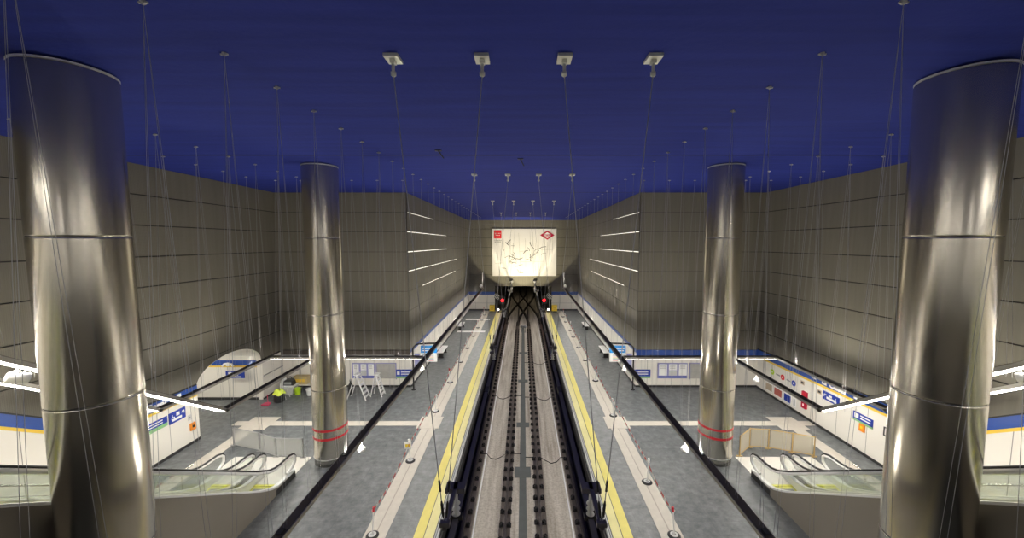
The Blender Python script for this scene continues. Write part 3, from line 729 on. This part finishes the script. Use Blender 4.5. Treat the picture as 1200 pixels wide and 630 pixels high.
# notice display cases and concrete panels on the back walls
for s, a, b in ((-1, -10.35, -8.98), (1, 8.12, 9.92)):
    t = thing('display_case', f'lilac framed notice case on the {SIDE[s]} back wall', 'display case', (a, 22.32, .55))
    box(a, b, 22.3, 22.36, .56, 1.5, 'lilac').build('frame', t)
    w = (b-a)/3
    for k in range(3):
        p = box(a+.08+k*w, a+w-.04+k*w, 22.285, 22.3, .74 if k != 1 else 1.06, 1.44, 'white').build('notice_sheet', t)
        for q in range(3): box(a+.14+k*w, a+w-.14+k*w, 22.28, 22.286, 1.18+q*.08, 1.2+q*.08, 'grey').build('print_line', p)
    box(a+.08+w, a+2*w-.04, 22.285, 22.3, .74, 1.0, 'lightgrey').build('notice_sheet', t)
    box(a+.05, b-.05, 22.28, 22.3, .61, .7, 'sign_blue').build('blue_strip', t)
for s, a, b in ((-1, -8.86, -7.72), (1, 10.1, 11.3)):
    t = thing('blank_panel', f'bare grey panel beside the notice case on the {SIDE[s]} back wall', 'wall panel', (a, 22.32, .55))
    box(a, b, 22.31, 22.36, .55, 1.46, 'concrete').build('sheet', t)
    MB().box(a-.05, a, 22.3, 22.36, .5, 1.5, 'lilac').box(b, b+.04, 22.3, 22.36, .5, 1.5, 'lilac').box(a-.05, b+.04, 22.3, 22.36, 1.46, 1.5, 'lilac').build('frame', t)

# ------------------------------------------------------------------ wall signage
def on_wall(s, y0, y1, z0, z1, depth, m, lift=.046):
    x = s*(W[s]-lift); return MB().box(x, x-s*depth, y0, y1, z0, z1, m)
def station_name(s, yc, size):
    NZ = 2.135+.028*(YB-yc)
    t = thing('station_name', f'white station name El Casar lettered on the blue band of the {SIDE[s]} wall', 'lettering', (s*W[s], yc, 2.3))
    text('El Casar', size, (s*(W[s]-.056), yc, NZ), FACE_RIGHT if s < 0 else FACE_LEFT, 'white', t, bold=.018)
    for k in (-1, 1):
        on_wall(s, yc+k*1.15-.1, yc+k*1.15+.1, NZ-.1, NZ+.1, .01, 'white', .052).build('pictogram', t)
station_name(-1, 14.35, .40); station_name(1, 16.75, .42)
t = thing('line_sign', 'dark blue and green line sign below the name on the left wall', 'sign', (-14.5, 14.3, 1.4))
on_wall(-1, 13.8, 14.9, 1.54, 1.8, .03, 'sign_blue').build('blue_panel', t); on_wall(-1, 13.8, 14.9, 1.40, 1.54, .03, 'sign_green').build('green_strip', t)
for z in (1.72, 1.62): on_wall(-1, 14.05, 14.7, z-.02, z+.02, .004, 'white', .076).build('text_line', t)
def lift_sign(s, y0, y1, z0, z1, label):
    t = thing('lift_sign', label, 'sign', (s*W[s], y0, z0)); on_wall(s, y0, y1, z0, z1, .04, 'sign_blue').build('panel', t)
    w = (y1-y0); zt = z0+(z1-z0)*.48
    x = s*(W[s]-.09)
    c = MB(); yc = y0+w*.2
    c.tube([(x, yc-.02, z1-.1), (x, yc-.02, z1-.2), (x, yc+.06, z1-.21), (x, yc+.09, z1-.3)], .014, 'white', 6); c.tube([(x, yc+.06*math.cos(a), z1-.27+.06*math.sin(a)) for a in [PI*q/6 for q in range(4, 13)]], .012, 'white', 6)
    c.build('wheelchair_mark', t)
    MB().box(x, x+s*.01, y0+w*.42, y0+w*.62, zt+.02, z1-.08, 'white').build('lift_mark', t)
    MB().tube([(x, y0+w*.74, zt+.06), (x, y0+w*.9, z1-.12)], .016, 'white', 6).tube([(x, y0+w*.78, z1-.12), (x, y0+w*.9, z1-.12), (x, y0+w*.9, z1-.24)], .016, 'white', 6).build('arrow', t)
    MB().box(x, x+s*.01, y0+w*.15, y0+w*.75, z0+.08, z0+.18, 'white').build('text_line', t)
lift_sign(-1, 14.98, 15.72, 1.36, 1.82, 'square blue lift sign with wheelchair mark on the left wall')
lift_sign(1, 16.4, 17.3, 1.5, 1.88, 'blue lift sign below the yellow stripe of the right wall')
t = thing('small_notice', 'small white notice near the end of the left wall', 'notice', (-14.5, 15.9, 1.1)); on_wall(-1, 15.84, 16.0, 1.1, 1.34, .008, 'lightgrey').build('sheet', t); on_wall(-1, 15.87, 15.97, 1.18, 1.25, .002, 'grey', .054).build('print_block', t)
t = thing('call_point', 'orange call point at the end of the left wall', 'call point', (-14.5, 16., .65)); on_wall(-1, 15.9, 16.15, .62, .94, .06, 'orange').build('housing', t); on_wall(-1, 15.98, 16.08, .74, .84, .01, 'black', .106).build('button', t)
t = thing('exit_sign', 'blue direction sign with green edge over an orange tag on the right wall', 'sign', (14.1, 15.2, 1.3))
on_wall(1, 14.75, 15.65, 1.38, 1.68, .04, 'sign_blue').build('panel', t); on_wall(1, 14.75, 15.65, 1.30, 1.38, .04, 'sign_green').build('green_edge', t)
for z in (1.6, 1.49): on_wall(1, 14.83, 15.3, z-.025, z+.025, .004, 'white', .086).build('text_line', t)
on_wall(1, 15.38, 15.58, 1.44, 1.63, .004, 'white', .086).build('pictogram', t)
t = thing('call_point', 'orange call point hanging below the blue sign on the right wall', 'call point', (14.1, 15.2, 1.)); on_wall(1, 15.08, 15.32, .98, 1.29, .06, 'orange').build('housing', t); on_wall(1, 15.15, 15.25, 1.1, 1.2, .01, 'yellow', .106).build('button', t)
t = thing('hose_cabinet', 'red fire hose cabinet on the right wall', 'fire cabinet', (14.1, 18.4, .5)); on_wall(1, 18.25, 18.55, .5, 1.35, .10, 'crimson').build('box', t); on_wall(1, 18.28, 18.52, .84, 1.3, .012, 'red', .146).build('door', t); on_wall(1, 18.36, 18.42, .62, .74, .02, 'white', .146).build('label_plate', t)
for y, m, nm in ((20.95, 'lime', 'pale green'), (20.1, 'redprint', 'red'), (19.25, 'sign_blue', 'dark blue')):
    t = thing('round_emblem', f'{nm} round emblem on the cream panels of the right wall', 'emblem', (14.1, y, 1.45))
    x = 14.2-.05
    MB().tube([(x, y, 1.45), (x-.012, y, 1.45)], .15, m, 24).build('disc', t); MB().tube([(x-.012, y, 1.45), (x-.016, y, 1.45)], .05, 'cream', 20).build('centre', t)
    if m != 'sign_blue': on_wall(1, y-.62, y-.3, 1.41, 1.48, .005, 'grey').build('caption', t)
for y0, y1, m, nm in ((20.85, 21.5, 'posters_tan', 'tan'), (20.05, 20.75, 'posters_red', 'red brown'), (19.35, 19.95, 'sign_blue', 'blue'), (19.0, 19.25, 'lightgrey', 'narrow grey')):
    t = thing('wall_poster', f'{nm} poster low on the right wall below the emblems', 'poster', (14.4, y0, .3), 'posters low on the right wall')
    on_wall(1, y0, y1, .24, .72, .01, 'white').build('sheet', t); on_wall(1, y0+.05, y1-.05, .29, .67, .004, m, .056).build('picture', t)
for y, z, nm in ((18.65, 1.72, 'nearer the emblems'), (17.55, 1.7, 'nearer the lift sign')):
    t = thing('number_plate', f'small tan plate under the yellow stripe of the right wall, {nm}', 'plate', (14.4, y, z)); on_wall(1, y-.13, y+.13, z-.1, z+.1, .01, 'posters_tan').build('plate', t); on_wall(1, y-.08, y+.08, z-.05, z+.05, .003, 'ink', .056).build('mark', t)
t = thing('bracket_mark', 'small black bracket on the right wall past the call point', 'bracket', (14.1, 14.2, 1.5)); on_wall(1, 14.12, 14.3, 1.62, 1.66, .02, 'ink').build('top_arm', t); on_wall(1, 14.26, 14.3, 1.3, 1.66, .02, 'ink').build('stem', t); on_wall(1, 14.12, 14.3, 1.3, 1.34, .02, 'ink').build('foot_arm', t)
# passage signs
t = thing('passage_sign', 'blue sign with white marks on the passage wall seen through the arch', 'sign', (-16.1, 20.25, 1.5))
box(-16.3, -15.3, 20.2, 20.26, 1.36, 1.76, 'sign_blue').build('panel', t); MB().box(-16.15, -15.97, 20.192, 20.2, 1.52, 1.71, 'white').box(-15.8, -15.62, 20.192, 20.2, 1.52, 1.71, 'white').build('pictogram', t); MB().box(-16.0, -15.45, 20.192, 20.2, 1.41, 1.47, 'white').build('text_line', t)
t = thing('band_mark', 'white arrow mark on the blue band inside the arch', 'mark', (-16.2, 20.25, 2.14)); MB().tube([(-16.5, 20.25, 2.02), (-16.4, 20.25, 2.14), (-16.2, 20.25, 2.18), (-16.0, 20.25, 2.14), (-15.9, 20.25, 2.02)], .05, 'white', 8).build('arc', t); MB().box(-16.28, -16.12, 20.24, 20.26, 2.02, 2.16, 'white').build('dot', t)
# passage lamp
t = thing('passage_lamp', 'linear lamp under the vault of the side passage', 'light', (-18.5, 18.35, 3.2)); box(-20.5, -15.8, 18.27, 18.43, 3.18, 3.24, 'beam').build('channel', t); box(-20.4, -15.9, 18.29, 18.41, 3.15, 3.18, 'tube').build('diffuser', t)

# ------------------------------------------------------------------ end wall: banner, floodlights, signals
t = thing('wall_banner', 'large white banner with ink sketches and two red logos on the end wall', 'banner', (0.1, YE-.06, 4.34))
X0, X1, Z0, Z1 = -3.84, 4.12, 4.34, 10.18; YF = YE-.12
box(X0, X1, YF, YE-.01, Z0, Z1, 'banner').build('board', t)
lg = MB().box(-3.62, -2.7, YF-.02, YF, 9.0, 10.0, 'redprint').build('red_square', t)
def star(mb, x, z, r, m):
    v = [(x+(r if k % 2 == 0 else r*.45)*math.sin(PI*k/5), z+(r if k % 2 == 0 else r*.45)*math.cos(PI*k/5)) for k in range(10)]; mb.prism(v, YF-.03, YF-.02, m, 'y')
st = MB()
for k in range(4): star(st, -3.46+k*.2, 9.62, .08, 'white')
for k in range(3): star(st, -3.36+k*.2, 9.4, .08, 'white')
st.build('star_print', lg)
text('Comunidad\nde Madrid', .2, (-3.16, YF-.005, 8.68), FACE_CAM, 'ink', t)
cx, cz = 2.97, 9.4; a, b = .9, .56
dm = MB().prism([(cx-a, cz), (cx, cz+b), (cx+a, cz), (cx, cz-b)], YF-.02, YF, 'crimson', 'y').build('red_diamond', t)
MB().prism([(cx-a*.66, cz), (cx, cz+b*.66), (cx+a*.66, cz), (cx, cz-b*.66)], YF-.026, YF-.02, 'white', 'y').build('white_diamond', dm)
MB().box(cx-.72, cx+.72, YF-.032, YF-.026, cz-.13, cz+.13, 'crimson').build('name_bar', dm)
text('METRO', .25, (cx, YF-.036, cz), FACE_CAM, 'white', dm, bold=.004)
rr = random.Random(3)
def stroke(pts, r, m): MB().tube([(x, YF-.004, z) for x, z in pts], r, m, 5).build('sketch_line', t)
for k in range(13):   # faint long vertical pencil lines
    x = rr.uniform(-3.5, 3.9); z1 = rr.uniform(8.4, 10.); z0 = rr.uniform(4.6, 7.); stroke([(x, z1), (x+rr.uniform(-.25, .25), z0)], .012, 'greyink')
for k in range(34):   # two clusters of loose ink strokes
    if k < 22: x, z = rr.gauss(-1.55, .55), rr.gauss(6.6, .95)
    else: x, z = rr.gauss(1.35, .42), rr.gauss(7.05, .5)
    x = max(-3., min(2.6, x)); z = max(4.8, min(8.5, z)); an = rr.uniform(.2, 2.6); p = [(x, z)]
    for q in range(rr.randint(2, 4)):
        an += rr.uniform(-.8, .8); l = rr.uniform(.12, .34); x += l*math.cos(an); z += l*math.sin(an); p.append((x, max(4.6, z)))
    stroke(p, rr.choice((.018, .026, .035)), 'ink')
for z, x0, x1 in ((7.6, 2.2, 3.7), (6.1, -.3, 2.6), (7.4, -.4, .6), (5.9, -3.5, -2.6)): stroke([(x0, z), (x1, z+.05)], .014, 'greyink')
def flood(x, y, z, aim, half, blend, watt, label):
    t = thing('floodlight', label, 'floodlight', (x, y, -1.05), 'floodlights before the tunnel mouth')
    d = (Vector(aim)-Vector((x, y, z))).normalized(); c = Vector((x, y, z))
    MB().tube([(x, y, -1.05), (x, y, z-.1)], .035, 'grey', 8).build('post', t); MB().lathe((x, y, -1.1), [(.11, 0), (.11, .08)], 'grey', 12).build('foot', t)
    MB().tube([c-d*.22, c-d*.2, c-d*.02], [.1, .13, .14], 'grey', 14).build('housing', t)
    L = bpy.data.lights.new('flood', 'SPOT'); L.energy = watt; L.spot_size = 2*math.radians(half); L.spot_blend = blend; L.color = (1., .89, .60); L.shadow_soft_size = .2
    o = bpy.data.objects.new('flood_lamp', L); COL.objects.link(o); o.location = c+d*.03; o.rotation_euler = d.to_track_quat('-Z', 'Y').to_euler()
for s in (-1, 1):
    flood(s*.2, 40., -.35, (s*1.35, 47.1, 9.1), 29., .1, 2900, f'low floodlight between the tracks, aimed at the {SIDE[s]} half of the end wall')
for s in (-1, 1):
    x, y, z = s*4.76, 43.6, 3.62
    t = thing('beam_floodlight', f'white floodlight on top of the far end of the {SIDE[s]} platform beam', 'floodlight', (x, y, 3.3), 'floodlights at the far beam ends')
    c = Vector((x, y, z)); d = (Vector((-s*.4, 47.1, 8.6))-c).normalized()
    MB().tube([c-d*.36, c-d*.34, c-d*.03, c-d*.02], [.1, .15, .17, .17], 'white', 14).build('housing', t)
    MB().tube([(x, y, 3.26), (x, y, z-.15)], .03, 'white', 8).box(x-.1, x+.1, y-.1, y+.1, 3.24, 3.28, 'white').build('bracket', t)
    L = bpy.data.lights.new('flood', 'SPOT'); L.energy = 380; L.spot_size = 2*math.radians(46); L.spot_blend = 1.; L.color = (1., .92, .74); L.shadow_soft_size = .08
    o = bpy.data.objects.new('flood_lamp', L); COL.objects.link(o); o.location = c+d*.03; o.rotation_euler = d.to_track_quat('-Z', 'Y').to_euler()
for k, (x, y) in enumerate(((-TX+.15, 51.), (TX-.15, 51.), (-TX+.15, 61.), (TX-.15, 61.))):  # lamps added to brighten the tunnel, set high out of view
    sd = SIDE[-1 if x < 0 else 1]
    t = thing('added_tunnel_lamp', f'{"nearer" if k < 2 else "farther"} added tubular lamp on the {sd} wall of the tunnel', 'light', (x, y, 2.85), 'added lamps inside the tunnel')
    sg = 1 if x < 0 else -1
    box(x-sg*.15, x-sg*.05, y-.7, y+.7, 2.8, 2.95, 'grey').build('housing', t); box(x-sg*.05, x, y-.65, y+.65, 2.82, 2.92, 'tunnel_fill').build('diffuser', t)
for s in (-1, 1):
    n = SIDE[s]
    t = thing('track_signal', f'signal with a glowing red lamp at the far end of the {n} platform', 'signal', (s*2.65, 45.8, 0)); x = s*2.65; y = 45.8
    MB().tube([(x, y, 0), (x, y, 1.3)], .05, 'black', 10).build('post', t); box(x-.3, x+.3, y, y+.25, 1.0, 1.95, 'black').build('head', t)
    MB().tube([(x-s*.1, y+.01, 1.45), (x-s*.1, y-.05, 1.45)], .17, 'redlamp', 18).build('red_lamp', t); MB().lathe((x, y, 0), [(.2, 0), (.2, .04)], 'black', 16).build('base', t)
    t = thing('striped_board', f'tilted grey and black striped board beside the {n} signal', 'board', (s*3.2, 46.0, 0)); x = s*3.2
    MB().prism([(x-.38, 1.75), (x+.28, 1.45), (x+.38, 2.0), (x-.28, 2.35)], 45.98, 46.04, 'hazard', 'y').build('board', t); MB().tube([(x, 46.05, 0), (x, 46.05, 1.8)], .04, 'grey', 8).build('post', t)
    t = thing('yellow_cabinet', f'yellow equipment cabinet at the far end of the {n} platform', 'cabinet', (s*3.82, 45.9, 0)); x = s*3.82
    box(x-.32, x+.32, 45.8, 46.2, .12, .85, 'yellow').build('body', t, .02); box(x-.24, x+.24, 45.785, 45.8, .2, .78, 'yellowband').build('door', t)
    for zz in (.38, .58): box(x-.15, x+.15, 45.78, 45.786, zz-.02, zz+.02, 'beam').build('vent_slot', t)
    for k in (-.25, .25): box(x+k-.03, x+k+.03, 45.9, 46.1, 0, .12, 'grey').build('leg', t)
    t = thing('marker_lamp', f'small white marker lamp on the platform edge below the {n} signal', 'lamp', (s*3.05, 45.6, 0)); x = s*3.05
    box(x-.16, x+.16, 45.6, 45.75, .0, .55, 'black').build('housing', t); MB().tube([(x, 45.6, .36), (x, 45.56, .36)], .11, 'whitelamp', 14).build('lens', t)
    t = thing('anchor_insulator', f'pale insulator rod anchoring the {n} overhead conductor at the tunnel mouth', 'insulator', (s*1.45, 46.6, 3.1)); x = s*1.45
    MB().lathe((x, 46.7, 2.3), [(.08, 0), (.16, .08), (.08, .2), (.16, .32), (.08, .44), (.16, .56), (.08, .7), (.06, 1.4)], 'lightgrey', 14).build('insulator', t); box(x-.2, x+.2, 46.6, YE, 3.55, 3.75, 'grey').build('wall_bracket', t)
    t = thing('speaker_drop', f'thin white pole above the far end of the {n} light beam', 'pole', (s*4.76, 44.1, 3.3)); MB().tube([(s*4.76, 44.1, 3.28), (s*4.76, 44.1, 5.0)], .03, 'white', 8).build('pole', t); MB().lathe((s*4.76, 44.1, 3.26), [(.08, 0), (.08, .08), (.04, .12)], 'white', 12).build('socket', t)
# dark brackets left on the ceiling
for x, y, lab in ((-2.75, 12.5, 'small dark bracket on the blue ceiling left of the tracks'), (-.1, 13.7, 'small dark bracket on the blue ceiling over the middle of the tracks')):
    t = thing('ceiling_bracket', lab, 'bracket', (x, y, ceil_z(y))); CE = ceil_z(y); MB().box(x-.1, x+.1, y-.06, y+.06, CE-.025, CE, 'black').build('plate', t); MB().tube([(x, y, CE-.02), (x+.12, y+.25, CE-.2)], .02, 'black', 6).build('arm', t)

# ------------------------------------------------------------------ things stored by the left back wall
def ladder(xa, xb, xm, y, d, h, label):
    t = thing('step_ladder', label, 'ladder', (xm, y, 0), 'step ladders by the left back wall')
    for k in (-1, 1):
        MB().tube([(xb, y+k*d, 0), (xm+.03, y+k*d*.7, h)], .032, 'alu', 8).build('stile', t); MB().tube([(xa, y+k*d, 0), (xm-.03, y+k*d*.7, h-.05)], .026, 'alu', 8).build('rear_leg', t)
    for q in range(6):
        u = (q+.7)/6.4; x = xb+(xm+.03-xb)*u; dd = d*(1-.3*u)
        box(x-.06, x+.06, y-dd, y+dd, h*u-.015, h*u+.015, 'alu').build('tread', t)
    MB().box(xm-.1, xm+.14, y-d*.75, y+d*.75, h-.02, h+.03, 'white').build('top_cap', t); MB().tube([((xa+xm)/2, y-d*.85, h*.45), ((xa+xm)/2, y+d*.85, h*.45)], .015, 'alu', 6).build('brace', t)
ladder(-9.85, -8.78, -9.35, 20.75, .3, 1.4, 'taller white step ladder opened before the notice case')
ladder(-8.7, -8.05, -8.42, 21.15, .25, 1.25, 'smaller white step ladder right of the taller one')
def bucket(x, y, m, label):
    t = thing('bucket', label, 'bucket', (x, y, 0)); MB().lathe((x, y, 0), [(.14, 0), (.19, .34), (.205, .36)], m, 20).build('pail', t)
    MB().tube([(x+.19*math.cos(q), y, .35+.12*math.sin(q)) for q in [PI*i/8 for i in range(9)]], .01, 'grey', 6).build('handle', t)
x, y = -13.5, 20.3
t = thing('refuse_sack', 'black sack under a lime hi-vis vest by the left wall', 'sack', (x, y, 0))
MB().lathe((x, y, 0), [(.22, 0), (.28, .08), (.27, .35), (.22, .5), (.12, .56)], 'cloth_dark', 18).build('sack', t); MB().lathe((x+.05, y, .56), [(.12, 0), (.05, .05), (.09, .12)], 'cloth_dark', 12).build('knot', t)
v = MB(); n = 22     # crumpled vest draped over the sack
prof = [(.05, .70), (.16, .67), (.26, .58), (.31, .46)]
for k in range(n):
    a = 2*PI*k/n; b = 2*PI*(k+1)/n
    for (r0, z0), (r1, z1) in zip(prof, prof[1:]):
        w = lambda an, r, z: (x+r*math.cos(an)*(1+.12*math.sin(5*an)), y+r*math.sin(an)*(1+.12*math.sin(5*an)), z+.035*math.sin(4*an+r*9))
        v.add([w(a, r0, z0), w(b, r0, z0), w(b, r1, z1), w(a, r1, z1)], [(0, 1, 2, 3)], 'hiviz', True)
tag(v.build('safety_vest'), 'crumpled lime yellow safety vest draped over the black sack', 'vest')
t = thing('dustpan', 'pink long handled dustpan on the floor by the passage corner', 'dustpan', (-13.95, 20.0, 0)); MB().prism([(-14.15, 19.75), (-13.75, 19.72), (-13.8, 20.05), (-14.1, 20.05)], .005, .08, 'pink', 'z').build('pan', t); MB().tube([(-13.95, 20.03, .06), (-14.0, 20.07, .5)], .016, 'pink', 8).build('handle', t)
x, y = -13.5, 20.75
t = thing('step_stool', 'small grey folding stool beside the black sack', 'stool', (x, y, 0))
for k in (-1, 1):
    MB().tube([(x-.2, y+k*.18, 0), (x, y+k*.15, .56)], .018, 'lightgrey', 8).build('leg', t); MB().tube([(x+.2, y+k*.18, 0), (x, y+k*.15, .54)], .018, 'lightgrey', 8).build('leg', t)
box(x-.12, x+.14, y-.17, y+.17, .55, .59, 'lightgrey').build('top', t); box(x-.17, x-.05, y-.16, y+.16, .26, .29, 'lightgrey').build('tread', t)
x, y = -13.62, 21.45
t = thing('storage_tub', 'pale grey storage tub by the left back wall', 'tub', (x, y, 0)); MB().prism([(x-.28, .0), (x+.28, .0), (x+.34, .46), (x-.34, .46)], y-.25, y+.25, 'lightgrey', 'y').build('body', t); box(x-.38, x+.38, y-.28, y+.28, .46, .51, 'white').build('rim', t)
t = thing('tool_bag', 'black tool bag lying on top of the pale grey tub', 'bag', (x, y, .51)); MB().prism([(x-.3, .51), (x+.3, .51), (x+.26, .75), (x+.1, .86), (x-.12, .86), (x-.27, .75)], y-.18, y+.18, 'cloth_dark', 'y').build('body', t, .04)
MB().tube([(x-.14, y, .85), (x-.1, y, 1.0), (x+.1, y, 1.0), (x+.14, y, .85)], .018, 'black', 8).build('handle', t); box(x-.2, x+.2, y-.19, y-.178, .58, .72, 'grey').build('pocket', t)
x, y = -14.0, 21.6
t = thing('plastic_bag', 'white plastic bag standing left of the grey tub', 'bag', (x, y, 0)); MB().lathe((x, y, 0), [(.17, 0), (.25, .2), (.24, .5), (.17, .72), (.07, .82)], 'white', 14).build('sack', t); MB().lathe((x, y, .82), [(.07, 0), (.03, .03), (.08, .1)], 'white', 12).build('knot', t)
bucket(-13.08, 21.3, 'lime', 'lime green bucket on the floor by the left back wall'); bucket(-12.32, 21.2, 'white', 'white bucket on the floor right of the lime bucket')
t = thing('low_table', 'low cream table under the cardboard box at the back wall', 'table', (-13.1, 21.95, 0)); box(-13.75, -12.5, 21.75, 22.2, .33, .38, 'cream').build('top', t)
for lx in (-13.7, -12.6):
    for ly in (21.78, 22.13): box(lx, lx+.05, ly, ly+.05, 0, .33, 'cream').build('leg', t)
t = thing('cardboard_box', 'tan cardboard box standing on the low cream table', 'box', (-13.2, 22, .38)); box(-13.62, -12.82, 21.82, 22.16, .38, .86, 'wood').build('carton', t, .01); box(-13.5, -12.95, 21.812, 21.822, .52, .7, 'yellowband').build('tape_label', t)
t = thing('black_bottle', 'tall black bottle shaped canister left of the ladders', 'canister', (-10.000, 21.3, 0)); MB().lathe((-10.000, 21.3, 0), [(.13, 0), (.13, .55), (.05, .68), (.05, .8)], 'black', 16).build('body', t); MB().lathe((-10.000, 21.3, .8), [(.06, 0), (.06, .06)], 'grey', 12).build('cap', t)

# ------------------------------------------------------------------ lights above the mezzanine, light tuning, camera
for i, x in enumerate((-6., 0., 6.)):
    beam([(x, -1.8, 9.9), (x, -8.2, 9.9)], f'{ORD[i]} from the left of the light beams over the mezzanine', up=-2)

w = bpy.data.worlds.new('World'); sc.world = w; w.use_nodes = True
w.node_tree.nodes['Background'].inputs[0].default_value = (.02, .02, .02, 1)

cam = bpy.data.cameras.new('Camera'); co = bpy.data.objects.new('Camera', cam); COL.objects.link(co)
F = 443.5; cam.sensor_fit = 'HORIZONTAL'; cam.sensor_width = 36.; cam.lens = F*36./1200.; cam.shift_x = -13.2/1200.; cam.clip_end = 300; cam.clip_start = .05
co.location = (0, 0, 9.); co.rotation_euler = (PI/2-math.atan(35.8/F), 0, 0)
sc.camera = co
sc.view_settings.view_transform = 'Standard'; sc.view_settings.look = 'None'; sc.view_settings.gamma = 1.; sc.view_settings.exposure = .14
sc.view_settings.use_curve_mapping = False
sc.cycles.max_bounces = 10; sc.cycles.diffuse_bounces = 6; sc.cycles.glossy_bounces = 5; sc.cycles.transparent_max_bounces = 16
sc.cycles.sample_clamp_indirect = 8.
